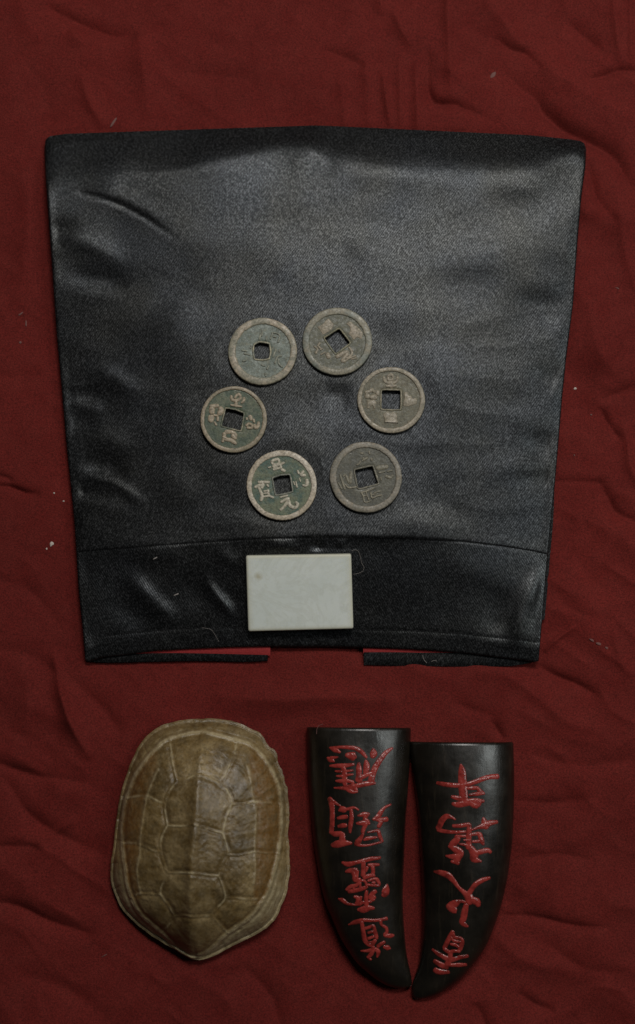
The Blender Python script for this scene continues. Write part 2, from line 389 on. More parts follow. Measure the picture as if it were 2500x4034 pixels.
# ------------------------------------------------------------------ the folded black satin piece
BAND = np.array([(175,748),(300,735),(400,690),(477,654),(586,668),(695,661),(805,625),(1023,588),(1168,560),(1230,562),(1290,628),(1350,612),(1448,632),(1647,648),(1925,664),(2100,652),(2163,644),(2242,600),(2310,600)], float)
_bx = np.arange(100, 2400, 4.0); _by = np.interp(_bx, BAND[:, 0], BAND[:, 1])
_k = np.exp(-(np.arange(-30, 31) * 4.0 / 44) ** 2); _by = np.convolve(np.pad(_by, 30, mode='edge'), _k / _k.sum(), 'valid')
bandy = lambda x: np.interp(x, _bx, _by)
_rz = np.clip(0.62 * np.maximum(_by - np.interp(_bx, TOPC[:, 0], TOPC[:, 1]), 50) * S / MM, 3.2, 6.0)
_k2 = np.exp(-(np.arange(-60, 61) * 4.0 / 90) ** 2); _rz = np.convolve(np.pad(_rz, 60, mode='edge'), _k2 / _k2.sum(), 'valid')
# satin wrinkles: points, half width px, height mm
WR = [
 ([(300,748),(317,759),(455,799),(557,850),(645,908),(730,965)], 13, -0.5), ([(330,735),(470,775),(580,830),(680,905)], 30, 0.35),
 ([(215,950),(295,945),(405,990),(520,1060)], 34, 0.8), ([(230,1010),(320,1090),(440,1110),(520,1120)], 44, -1.0), ([(240,1160),(380,1150),(520,1170)], 36, 0.5),
 ([(180,880),(240,900),(330,890)], 30, -0.5),
 ([(270,1490),(397,1470),(500,1520),(560,1590)], 34, 0.7), ([(280,1560),(381,1560),(480,1580)], 36, -0.9), ([(262,1600),(328,1600),(420,1610)], 20, 0.4),
 ([(270,1650),(330,1665),(400,1660)], 34, -0.5),
 ([(290,1740),(413,1730),(520,1790)], 44, 0.7), ([(290,1840),(413,1830),(520,1860)], 44, -1.3), ([(290,1878),(328,1873),(423,1893),(520,1950),(600,2010)], 20, 0.75),
 ([(300,1935),(344,1940),(450,1960)], 24, -0.8), ([(300,1990),(400,1985),(520,2030)], 30, 0.5),
 ([(1100,640),(1190,612),(1250,640)], 50, 0.6), ([(1285,520),(1290,640),(1265,760)], 40, -0.35), ([(1330,690),(1500,680),(1700,690)], 40, 0.3),
 ([(350,700),(560,690),(800,660),(1000,640)], 30, 0.35),
 ([(1290,1000),(1356,1005),(1440,1020)], 60, -0.18), ([(1340,960),(1440,975),(1560,1000)], 40, 0.5), ([(1600,1080),(1868,1010),(2060,1040)], 70, 0.5),
 ([(1850,800),(2050,830),(2200,820)], 60, -0.6), ([(1950,1220),(2116,1220),(2230,1230)], 60, -0.9), ([(2000,1130),(2130,1120),(2240,1140)], 40, 0.4),
 ([(2060,1500),(2160,1490),(2210,1500)], 40, -0.8), ([(1980,1690),(2100,1660),(2200,1700)], 46, 0.4), ([(2050,1770),(2130,1760),(2190,1770)], 50, -0.9),
 ([(1850,1850),(2050,1840),(2180,1850)], 34, 0.4), ([(2000,1900),(2120,1890),(2180,1900)], 40, -0.6),
 ([(1250,1560),(1330,1555),(1400,1560)], 40, -0.6), ([(650,1350),(700,1250),(800,1180)], 60, 0.4), ([(600,1800),(700,1900),(760,2020)], 60, 0.35), ([(560,1700),(640,1560),(700,1440)], 60, -0.35),
 ([(1700,1300),(1750,1500),(1740,1700)], 80, 0.4), ([(1650,1900),(1750,2000),(1900,2050)], 60, -0.5), ([(700,2080),(1000,2060),(1250,2050)], 34, 0.35), ([(1400,2060),(1700,2070),(1950,2090)], 34, 0.3),
 ([(900,900),(1100,1000),(1200,1150)], 80, 0.4), ([(520,1250),(700,1100),(760,950)], 70, -0.4), ([(1450,800),(1600,900),(1640,1050)], 70, -0.35),
]
HW = [
 ([(470,2230),(531,2301),(600,2370),(663,2430),(680,2480)], 36, 1.5), ([(420,2330),(520,2420),(600,2490)], 44, -0.7), ([(700,2250),(770,2330),(820,2420)], 46, -0.9),
 ([(800,2240),(828,2314),(881,2380),(935,2460)], 20, 1.0), ([(880,2300),(940,2400)], 26, -0.4), ([(830,2170),(900,2200),(950,2260)], 26, 0.5),
 ([(1040,2140),(1120,2150),(1190,2145)], 22, 0.6), ([(1240,2125),(1260,2180)], 22, -0.6), ([(1333,2110),(1340,2160)], 16, 0.8), ([(1400,2120),(1500,2180),(1560,2300)], 60, -0.5),
 ([(2140,2190),(2110,2290),(2060,2400),(2035,2500),(2030,2580)], 34, 1.5), ([(1980,2300),(1960,2420),(1960,2540)], 50, -0.7), ([(1700,2200),(1850,2260),(2000,2240)], 60, 0.3),
 ([(640,2500),(650,2560)], 14, 0.5), ([(700,2490),(715,2550)], 14, -0.4), ([(760,2490),(770,2550)], 16, 0.4), ([(880,2490),(900,2545)], 16, 0.45), ([(830,2490),(835,2545)], 13, -0.4),
 ([(980,2490),(985,2540)], 13, -0.4), ([(1050,2500),(1060,2540)], 16, 0.5), ([(1110,2500),(1115,2540)], 10, -0.4), ([(1160,2500),(1165,2540)], 12, 0.4), ([(1210,2500),(1215,2540)], 10, -0.4),
 ([(1260,2500),(1265,2540)], 13, 0.45), ([(1310,2500),(1315,2540)], 9, -0.4), ([(1345,2500),(1365,2540)], 12, 0.5), ([(1400,2480),(1410,2545)], 16, -0.4), ([(1450,2500),(1470,2545)], 14, 0.3),
 ([(500,2200),(640,2190),(760,2180)], 30, 0.3),
]
def wr_sum(px, py, L, gain=0.82):
    h = np.zeros_like(px)
    for pts, s, a in L:
        a = a * 0.4 if (gain > 1 and s <= 16) else a
        s = s * 1.12 if s > 14 else s
        c = catmull(pts, 4); x0, y0 = c.min(0) - 4 * s; x1, y1 = c.max(0) + 4 * s
        m = (px > x0) & (px < x1) & (py > y0) & (py < y1)
        if not m.any(): continue
        d, t = dist_poly(px[m], py[m], c)
        h[m] += gain * a * np.exp(-(d / s) ** 2) * smooth(np.minimum(t, 1 - t) * 2.2 + 0.05)
    return h
STITCH = np.array([(400,2506),(451,2500),(623,2483),(782,2473),(861,2468),(970,2477),(1100,2482),(1432,2481),(1600,2484),(1800,2495),(1968,2513),(2060,2522),(2115,2530)], float)
COINS_C = [(1034,1384,136), (1328,1345,137), (1540,1576,133), (1440,1880,141), (1109,1912,139), (920,1652,132)]
ZB = 3.4
def bag_h(px, py):
    px = np.asarray(px, float); py = np.asarray(py, float)
    dl = px - lx(py); dr = rx_(py) - px; dt = py - topy(px); db = boty(px) - py
    def edge(d, w): t = np.clip(d / w, 0, 1); return np.sqrt(np.maximum(1 - (1 - t) ** 2, 0))
    wb = np.maximum(bandy(px) - topy(px), 50); t = dt / wb
    rise = np.interp(px, _bx, _rz)
    knee = t - 0.16 * np.logaddexp(0, (t - 1) / 0.16)      # straight slope, then a soft shoulder
    knee0 = -0.16 * math.log1p(math.exp(-1 / 0.16))
    prof = (knee - knee0)
    down = np.clip((py - bandy(px)) / (seamy(px) - bandy(px)), 0, 1)
    env = 0.8 + rise * prof + smooth(np.clip((dt - wb) / 260, 0, 1)) * (5.0 - rise) + 4.2 * down
    hem_t = np.clip((py - seamy(px)) / (boty(px) - seamy(px)), 0, 1)
    env = env - 8.0 * hem_t 
    ds_ = np.minimum(dl, dr)                                     # thin at the sides, fuller in the middle and at the top fold
    low = (1 - np.clip(ds_ / 850, 0, 1)) ** 2 * smooth((dt - wb * 0.8) / 750)
    h = env - np.maximum(env - 3.0, 0) * low
    e = np.minimum(edge(dl, 7), edge(dr, 7))
    h = 0.2 + (h - 0.2) * (0.88 + 0.12 * e)
    w = wr_sum(px, py, WR) + 0.85 * fbm(px / 380, py / 230, 61, 2) + 0.55 * ridged(px / 330 + py / 700, py / 130, 261) * (0.35 + 0.65 * smooth((700 - np.minimum(dl, dr)) / 500))
    hem = wr_sum(px, py, HW, 1.01) + 0.6 * fbm(px / 220, py / 160, 81, 2)
    sd = py - seamy(px)
    k = smooth((sd + 14) / 28)
    calm = np.ones_like(px)
    for cx, cy, r in COINS_C: calm = np.minimum(calm, 0.25 + 0.75 * smooth((np.hypot(px - cx, py - cy) / r - 0.9) / 0.6))
    tilecalm = 0.2 + 0.8 * smooth((np.maximum(np.abs(px - 1180) / 215, np.abs(py - 2330) / 158) - 0.95) / 0.15)
    fade = smooth(np.minimum(np.minimum(dl, dr), dt) / 40)
    h = h + ((w * calm) * (1 - k) + hem * k * tilecalm) * fade * 0.9
    h = h - 0.16 * np.exp(-(sd / 4.5) ** 2) - 0.22 * smooth((sd + 3) / 6) + 0.04 * np.exp(-((sd + 20) / 14) ** 2)
    sy = np.interp(px, STITCH[:, 0], STITCH[:, 1])
    h = h - 0.10 * np.exp(-((py - sy) / 7) ** 2) * smooth((px - 380) / 60)
    h = h - 0.4 * (1 - edge(db, 10)) * k
    h = np.where(k > 0.5, np.maximum(h, 0.9), h)
    return h * MM
bag = thing('satin_pouch', 'folded black satin pouch lying on the red cloth, wider at its top', 'pouch', (0, P(1250, 1500)[1].item(), 0))
PARENT_OFF = np.array(bag.location)
def panel(name, y0, y1, nu, nv, mat, flip_round=True):
    U, V = np.meshgrid(np.linspace(0, 1, nu), np.linspace(0, 1, nv))
    px = 300 + U * 1800; py = np.zeros_like(px)
    for _ in range(8):
        py = y0(px) * (1 - V) + y1(px) * V
        px = lx(py) * (1 - U) + rx_(py) * U
    z = bag_h(px, py)
    x, y = P(px, py, z)
    vv, ff = slab_grid(x, y, z, -1.0 * MM if name == 'front_panel' else 0.2 * MM)
    vv = vv - PARENT_OFF
    return mesh_obj(name, vv, ff, mat, bag)
front = panel('front_panel', topy, seamy, 560, 460, M_SATIN)
hem = panel('hem_band', lambda x: seamy(x) + 0.5, boty, 560, 140, M_HEM)
tag(hem, 'darker stitched satin band along the lower edge')
def tube(name, pts, r, mat, parent=None, off=None, sides=5):
    pts = np.asarray(pts, float); n = len(pts); vs_, fs = [], []
    r = np.full(n, r) if np.isscalar(r) else np.asarray(r)
    for i in range(n):
        t = pts[min(i + 1, n - 1)] - pts[max(i - 1, 0)]; t /= np.linalg.norm(t) + 1e-12
        a = np.cross(t, (0, 0, 1.0)); a /= np.linalg.norm(a) + 1e-9; b = np.cross(a, t)
        for k in range(sides):
            g = 2 * math.pi * k / sides; vs_.append(pts[i] + r[i] * (math.cos(g) * a + math.sin(g) * b))
    for i in range(n - 1):
        for k in range(sides):
            k2 = (k + 1) % sides; fs.append((i * sides + k, i * sides + k2, (i + 1) * sides + k2, (i + 1) * sides + k))
    fs.append(tuple(range(sides))[::-1]); fs.append(tuple((n - 1) * sides + k for k in range(sides)))
    if off is not None: vs_ = [q - off for q in vs_]
    return vs_, fs
def stitches(name, curve, pitch, ln, lift, parent):
    V, F = [], []; c = catmull(curve, 8); d = np.concatenate([[0], np.cumsum(np.hypot(*np.diff(c, axis=0).T))])
    for s in np.arange(10, d[-1] - 10, pitch):
        q = []
        for k in np.linspace(0, ln, 4):
            a = np.interp(s + k, d, c[:, 0]); b = np.interp(s + k, d, c[:, 1]); z = bag_h(np.array([a]), np.array([b]))[0] + lift * math.sin(math.pi * (0.15 + 0.7 * k / ln))
            x, y = P(a, b, z); q.append((float(x), float(y), z))
        vv, ff = tube('', q, 0.00013, None, off=PARENT_OFF); n0 = len(V); V += vv; F += [tuple(n0 + i for i in f) for f in ff]
    o = mesh_obj(name, np.array(V), F, M_THREAD, parent); o['kind'] = 'stuff'; return o
stitches('stitching', STITCH, 22, 15, 0.00012, hem)
# back layer with its red lining, open in the middle
def flap(pts_top, pts_bot, z0, z1, mat, name, parent, n=60):
    a = catmull(pts_top, 8); b = catmull(pts_bot, 8)
    def rs(c, n):
        d = np.concatenate([[0], np.cumsum(np.hypot(*np.diff(c, axis=0).T))]); s = np.linspace(0, d[-1], n)
        return np.stack([np.interp(s, d, c[:, 0]), np.interp(s, d, c[:, 1])], -1)
    a, b = rs(a, n), rs(b, n); m = 14
    T = np.linspace(0, 1, m)[:, None, None]; g = a[None] * (1 - T) + b[None] * T
    px, py = g[..., 0], g[..., 1]
    z = (z1 + 0.12 * fbm(px / 60, py / 60, 91, 2) - (0.35 * np.clip((T[..., 0] - 0.93) / 0.07, 0, 1) ** 2)) * MM
    x, y = P(px, py, z1 * MM); vv, ff = slab_grid(x, y, z, z0 * MM)
    return mesh_obj(name, vv - PARENT_OFF, ff, mat, parent)
fl = flap([(345,2400),(700,2400),(1058,2400)], [(352,2607),(465,2609),(762,2603),(960,2606),(1054,2603)], -0.9, 0.35, M_BACK, 'back_flap', bag)
ll = flap([(380,2390),(700,2390),(1066,2390)], [(400,2578),(520,2577),(663,2574),(861,2577),(1064,2582)], 0.25, 0.65, M_LINING, 'lining', fl)
fr = flap([(1432,2400),(1800,2400),(2125,2400)], [(1432,2619),(1560,2622),(1697,2624),(1895,2626),(2020,2622),(2104,2607)], -0.9, 0.40, M_BACK, 'back_flap', bag)
lr = flap([(1428,2390),(1700,2390),(2050,2390)], [(1430,2573),(1560,2573),(1690,2575),(1850,2576),(2050,2590)], 0.3, 0.65, M_LINING, 'lining', fr)
for o in (ll, lr): o['label'] = 'bright red lining inside the open lower edge'
def back_panel():
    U, V_ = np.meshgrid(np.linspace(0, 1, 40), np.linspace(0, 1, 60)); py = 1000 + V_ * 1440
    px = (lx(py) + 14) * (1 - U) + (rx_(py) - 10 + 19 * smooth((py - 1750) / 350)) * U
    x, y = P(px, py, 0.5 * MM); vv, ff = slab_grid(x, y, np.full_like(x, 0.45 * MM), -1.0 * MM)
    return mesh_obj('back_panel', vv - PARENT_OFF, ff, M_BACK, bag)
back_panel()

# ------------------------------------------------------------------ written strokes
def strokes_mesh(strokes, surf, hgt, crop, width_scale=1.0, dense=5):
    """strokes in the pixels of a crop of the photograph enlarged to 1512 wide; surf(px, py) gives the points they lie on"""
    x0, y0, x1 = crop; k = (x1 - x0) / 1512.0
    V, F = [], []
    for si, s in enumerate(strokes):
        c = catmull(s, dense)
        c[:, 2] = np.maximum(c[:, 2], 8)
        t0 = c[0, :2] - c[1, :2]; t0 /= np.hypot(*t0) + 1e-9; t1 = c[-1, :2] - c[-2, :2]; t1 /= np.hypot(*t1) + 1e-9
        e0 = [np.append(c[0, :2] + t0 * c[0, 2] * 0.45, c[0, 2] * 0.3), np.append(c[0, :2] + t0 * c[0, 2] * 0.28, c[0, 2] * 0.75)]
        e1 = [np.append(c[-1, :2] + t1 * c[-1, 2] * 0.28, c[-1, 2] * 0.75), np.append(c[-1, :2] + t1 * c[-1, 2] * 0.45, c[-1, 2] * 0.3)]
        c = np.vstack([e0, c, e1]); n = len(c)
        tg = np.gradient(c[:, :2], axis=0); tg /= np.hypot(tg[:, 0], tg[:, 1])[:, None] + 1e-9
        nr = np.stack([-tg[:, 1], tg[:, 0]], -1)
        offs = np.array([-1, -0.78, -0.35, 0.35, 0.78, 1]); hs = np.array([-0.35, 0.72, 1.0, 1.0, 0.72, -0.35]) * hgt * (1 + 0.06 * (si % 5))
        w = c[:, 2] * 0.5 * width_scale
        q = c[:, None, :2] + nr[:, None, :] * offs[None, :, None] * w[:, None, None]
        px = x0 + q[..., 0] * k; py = y0 + q[..., 1] * k
        x, y, z = surf(px, py)
        endf = np.ones(n); endf[0] = endf[-1] = 0.35
        z = z + hs[None, :] * endf[:, None]
        n0 = len(V); m = len(offs)
        V += np.stack([x, y, z], -1).reshape(-1, 3).tolist()
        for i in range(n - 1):
            for j in range(m - 1):
                a = n0 + i * m + j; F.append((a, a + m, a + m + 1, a + 1))
    return np.array(V), F
def poly_mesh(poly, surf, hgt, crop):
    x0, y0, x1 = crop; k = (x1 - x0) / 1512.0
    c = catmull(poly, 3, closed=True); ar = 0.5 * np.sum(c[:, 0] * np.roll(c[:, 1], -1) - np.roll(c[:, 0], -1) * c[:, 1])
    tg = np.roll(c, -1, 0) - np.roll(c, 1, 0); tg /= np.hypot(tg[:, 0], tg[:, 1])[:, None]
    nr = np.stack([-tg[:, 1], tg[:, 0]], -1) * (1 if ar > 0 else -1)
    V, n = [], len(c)
    for ins, z_ in ((0, -0.35 * hgt), (7, 0.75 * hgt), (16, hgt)):
        q = c + nr * ins; x, y, z = surf(x0 + q[:, 0] * k, y0 + q[:, 1] * k)
        V += np.stack([x, y, z + z_], -1).tolist()
    F = []
    for r in range(2):
        for i in range(n):
            j = (i + 1) % n; F.append((r * n + i, r * n + j, (r + 1) * n + j, (r + 1) * n + i))
    F.append(tuple(2 * n + i for i in range(n)))
    return np.array(V), F
def join(parts):
    V, F = [], []
    for v_, f_ in parts:
        n0 = len(V); V += v_.tolist(); F += [tuple(n0 + i for i in f) for f in f_]
    return np.array(V), F

# ------------------------------------------------------------------ coins
TAN, TAN2, TAN_D = (0.37, 0.30, 0.215), (0.46, 0.385, 0.29), (0.19, 0.165, 0.11)
COINS = [
 dict(crop=(870,1220,1200), c=(750,752), r=621, ri=.775, ch=.24, hole=[(600,640),(690,592),(865,620),(882,760),(862,880),(760,900),(612,890),(592,760)],
  label='worn grey-green bronze coin with almost smooth lettering, beside the coin with a tilted hole',
  rim=((0.235,0.215,0.155),(0.36,0.295,0.215),(0.16,0.165,0.125),(0.42,0.56)), field=((0.085,0.110,0.088),(0.150,0.178,0.150),(0.21,0.20,0.15)), chm=((0.19,0.20,0.16),(0.27,0.265,0.205),(0.13,0.14,0.10)), hr=((0.20,0.205,0.16),(0.37,0.33,0.22),(0.15,0.16,0.12)),
  chars=[
   [[(720,430,26),(690,540,26)],[(750,400,22),(735,480,18)],[(830,480,22),(820,560,22)],[(930,420,26),(890,530,26)],[(950,420,22),(1010,430,22),(1060,470,26),(1030,590,26)],[(940,490,20),(1000,500,20)]],
   [[(990,720,30),(940,850,28)],[(1060,730,24),(1050,760,20)],[(1090,840,26),(1020,850,26),(1000,900,26),(970,970,26)],[(1040,900,24),(1040,970,28),(1080,1020,28),(1110,1030,22)]],
   [[(730,1000,24),(790,1020,24)],[(860,1020,24),(830,1080,24)],[(800,1150,28),(805,1200,28)],[(620,1240,26),(650,1290,22)]],
   [[(380,740,22),(460,750,22)],[(420,800,22),(520,820,20)],[(400,930,32),(450,920,26)],[(550,660,22),(530,700,22)]]]),
 dict(crop=(1150,1180,1500), c=(768,713), r=592, ri=.785, ch=.22, hole=[(800,500),(985,740),(740,920),(550,660)],
  label='olive bronze coin whose square hole sits diagonally, uppermost right of the ring of coins',
  rim=((0.145,0.155,0.125),(0.225,0.205,0.15),(0.27,0.23,0.17),(0.4,0.62)), field=((0.075,0.078,0.052),(0.115,0.115,0.080),(0.14,0.13,0.085)), chm=((0.25,0.215,0.155),(0.32,0.265,0.195),(0.16,0.15,0.10)), hr=((0.17,0.165,0.11),(0.33,0.29,0.18),(0.13,0.12,0.08)),
  chars=[
   [('p',[(430,470),(520,420),(580,345),(625,325),(670,380),(712,432),(690,490),(640,545),(580,580),(525,605),(490,560),(470,520)])],
   [('p',[(925,410),(990,375),(1040,415),(1110,465),(1200,555),(1205,600),(1170,680),(1110,645),(1045,690),(1000,635),(955,590),(985,535),(975,470)])],
   [[(970,820,30),(1010,870,36),(1010,930,36),(970,990,34),(920,1000,30)],[(760,980,50),(830,940,60),(900,900,50),(940,910,50),(910,970,50),(870,1010,46),(850,1050,40),(900,1050,30),(960,1010,24),(1080,960,24)],[(1010,1020,20),(1095,1000,24)]],
   [[(470,745,30),(440,790,30),(490,840,26)],[(380,800,24),(430,850,26),(400,920,30)],[(600,930,60),(625,990,56)],[(480,860,20),(520,840,20)],[(490,940,20),(560,900,20)]]]),
 dict(crop=(1370,1410,1710), c=(755,737), r=590, ri=.845, ch=.26, hole=[(592,568),(918,572),(915,902),(585,895)],
  label='brown bronze coin with thin rim, right of the ring, crown-like sign above its hole',
  rim=((0.25,0.215,0.155),(0.325,0.275,0.205),(0.16,0.15,0.105),(0.4,0.6)), field=((0.085,0.080,0.048),(0.125,0.115,0.072),(0.15,0.125,0.085)), chm=((0.245,0.21,0.15),(0.31,0.265,0.20),(0.19,0.17,0.12)), hr=((0.20,0.18,0.12),(0.30,0.265,0.19),(0.14,0.13,0.09)),
  chars=[
   [[(630,345,36),(640,400,44),(690,435,44),(760,430,50),(820,430,44),(860,390,44),(865,335,36)],[(700,330,38),(750,290,38),(790,340,34),(760,390,34),(705,380,38),(700,330,38)],[(755,430,70),(755,490,80)],[(670,495,30),(755,495,40),(845,495,24)]],
   [[(310,600,40),(370,590,44),(420,560,50),(450,590,40),(510,600,56),(520,640,50)],[(330,620,40),(340,680,80)],[(400,690,60),(480,690,80)],('p',[(330,740),(410,730),(470,740),(495,790),(475,850),(485,890),(450,890),(430,840),(390,860),(370,890),(330,880),(335,820)])],
   [('p',[(980,610),(1040,600),(1060,650),(1110,670),(1130,710),(1180,700),(1210,740),(1200,800),(1150,830),(1060,850),(980,850),(965,790),(985,700)])],
   [('p',[(610,1010),(650,950),(700,940),(740,970),(790,945),(830,960),(860,1010),(855,1060),(880,1130),(870,1150),(760,1150),(680,1140),(640,1140),(635,1060)])]]),
 dict(crop=(1270,1710,1620), c=(735,733), r=612, ri=.805, ch=.20, hole=[(545,612),(850,547),(945,843),(610,928)],
  label='darkest grey bronze coin, thin-lined lettering, lower right of the ring above the white tile',
  rim=((0.165,0.15,0.115),(0.22,0.195,0.155),(0.30,0.245,0.175),(0.38,0.62)), field=((0.055,0.055,0.040),(0.088,0.085,0.060),(0.10,0.09,0.065)), chm=((0.15,0.14,0.10),(0.22,0.195,0.14),(0.12,0.115,0.085)), hr=((0.15,0.14,0.105),(0.24,0.22,0.165),(0.12,0.11,0.08)),
  chars=[
   [[(300,690,30),(330,800,34),(380,940,26)],[(350,720,26),(390,700,30),(430,780,40),(465,830,46),(475,740,44),(485,650,36)],[(390,860,22),(430,910,26),(500,915,26),(570,900,26)],[(270,830,22),(330,940,22)]],
   [[(650,330,26),(690,330,22)],[(790,300,26),(800,340,26)],[(700,440,38),(760,405,38)],[(830,420,32),(835,450,32)],[(640,460,20),(620,510,22),(580,530,20)],[(690,400,22),(680,460,20)]],
   [[(930,580,60),(1010,570,70),(1100,560,50)],[(1080,720,40),(1150,740,44),(1195,710,40)],[(960,660,30),(1060,640,22)],[(990,740,26),(1000,790,20)],[(1100,640,26),(1180,620,22)]],
   [[(650,1000,26),(760,970,24),(890,915,22)],[(660,1000,26),(690,1060,24),(720,1160,24),(820,1140,22)],[(690,1060,22),(760,1040,20)],[(740,990,20),(790,1130,20)],[(820,1000,22),(840,1090,26),(920,1060,24),(1000,1040,24)],[(880,1000,20),(980,975,22)],[(830,1040,18),(900,1020,18)]]]),
 dict(crop=(940,1740,1280), c=(752,762), r=618, ri=.828, ch=.24, hole=[(598,640),(740,598),(890,582),(932,870),(790,905),(650,930)],
  label='bright-rimmed coin with pale brush-style characters on deep green, nearest the white tile',
  rim=((0.42,0.35,0.26),(0.52,0.455,0.37),(0.26,0.22,0.16),(0.4,0.6)), field=((0.034,0.078,0.058),(0.110,0.130,0.075),(0.15,0.15,0.095)), chm=((0.40,0.36,0.275),(0.50,0.45,0.36),(0.24,0.22,0.16)), hr=((0.12,0.13,0.105),(0.25,0.245,0.20),(0.10,0.11,0.08)),
  chars=[
   [[(570,350,36),(620,325,42),(690,310,36),(700,380,34),(640,400,36),(590,380,36),(575,345,36)],[(600,440,36),(700,410,36),(790,370,34)],[(620,400,54),(640,480,54)],[(720,400,36),(740,460,36)],[(520,455,26),(560,445,26)],[(610,490,36),(740,460,30)],[(750,490,40),(800,515,44)],[(660,440,24),(680,480,24)]],
   [[(1030,510,30),(1050,560,30)],[(1080,580,30),(1130,520,36)],[(1090,590,40),(1160,590,40)],[(1190,670,44),(1200,730,50),(1170,770,40),(1125,765,30)],[(1000,700,18),(1020,800,26)],[(960,700,16),(980,760,16)],[(1060,640,18),(1080,700,18)]],
   [[(735,975,28),(850,945,28)],[(740,1060,36),(830,1010,44),(880,1000,40)],[(870,1000,44),(830,1090,44),(780,1150,46),(730,1195,40)],[(870,1040,50),(890,1110,50),(940,1150,50),(1000,1150,44),(1030,1100,44),(1000,1065,40)]],
   [[(350,710,40),(420,710,40),(530,710,36)],[(400,700,40),(430,760,34),(400,810,36)],[(290,800,40),(350,770,40),(440,760,30)],[(350,800,40),(380,870,40),(410,960,44),(390,1030,44)],[(500,760,36),(520,790,24)],[(440,870,26),(510,860,30)],[(510,850,34),(530,940,34),(600,980,36)],[(400,970,30),(530,950,28)],[(430,910,22),(510,900,20)]]]),
 dict(crop=(760,1490,1080), c=(755,765), r=622, ri=.862, ch=.26, hole=[(612,562),(780,592),(942,655),(915,800),(888,975),(700,925),(532,888),(570,740)],
  label='green bronze coin with thin brown rim, farthest left of the ring of coins',
  rim=((0.25,0.205,0.14),(0.33,0.265,0.19),(0.20,0.185,0.115),(0.4,0.62)), field=((0.048,0.070,0.042),(0.100,0.112,0.064),(0.065,0.10,0.072)), chm=((0.30,0.24,0.165),(0.37,0.30,0.215),(0.22,0.19,0.125)), hr=((0.10,0.115,0.08),(0.33,0.29,0.20),(0.09,0.10,0.07)),
  chars=[
   [[(710,330,36),(720,390,46),(780,420,46),(850,400,46),(880,350,40),(850,300,40),(800,330,36),(780,370,36)],[(950,370,40),(940,430,40),(900,460,30)],[(800,430,40),(800,490,50)],[(700,500,26),(800,515,40),(910,535,22)]],
   [[(1060,710,60),(1080,770,50)],[(1000,740,30),(1000,770,30)],[(1120,770,44),(1140,820,30)],[(990,880,42),(1040,850,42),(1100,880,38),(1080,930,38),(1010,920,42)],[(1140,880,60),(1160,930,50)],[(1220,820,40),(1210,880,50),(1190,930,40)]],
   [[(610,1000,60),(700,1000,60),(780,1030,44),(800,1080,40)],[(580,1030,60),(575,1100,50),(550,1180,40)],[(600,1140,50),(700,1150,60),(760,1190,60),(800,1220,36)],[(740,1070,70),(790,1120,50)],[(560,1090,40),(620,1120,40)]],
   [[(320,520,40),(400,520,60),(460,510,50)],[(350,560,80),(350,640,80)],[(500,560,70),(530,600,70),(490,660,80)],[(340,720,90),(330,790,80)],[(460,730,40),(460,790,40)],[(400,820,30),(430,870,36)],[(390,690,40),(460,700,30)]]]),
]
def ring_solid(ra, rb, prof, N):
    """prof: list of (t, z); t=0 at radius ra(theta), t=1 at radius rb(theta); closed cross-section"""
    th = np.linspace(0, 2 * math.pi, N, endpoint=False); V = []
    for t, z in prof:
        r = ra * (1 - t) + rb * t
        V.append(np.stack([r * np.cos(th), r * np.sin(th), np.full(N, z)], -1))
    V.append(V[0]); n = len(prof)
    V = np.concatenate(V[:-1]); F = []
    for i in range(n):
        for k in range(N):
            k2 = (k + 1) % N; i2 = (i + 1) % n
            F.append((i * N + k, i2 * N + k, i2 * N + k2, i * N + k2))
    return V, F
def star_radius(poly, N, soften=3):
    th = np.linspace(0, 2 * math.pi, N, endpoint=False); R = np.zeros(N); n = len(poly)
    for i, a in enumerate(th):
        d = np.array([math.cos(a), math.sin(a)]); best = 0
        for j in range(n):
            p = np.array(poly[j]); q = np.array(poly[(j + 1) % n]); e = q - p
            den = d[0] * e[1] - d[1] * e[0]
            if abs(den) < 1e-15: continue
            t = (p[0] * e[1] - p[1] * e[0]) / den; u = (p[0] * d[1] - p[1] * d[0]) / den
            if t > 0 and -1e-9 <= u <= 1 + 1e-9: best = max(best, t)
        R[i] = best
    for _ in range(soften): R = 0.25 * np.roll(R, 1) + 0.5 * R + 0.25 * np.roll(R, -1)
    return R
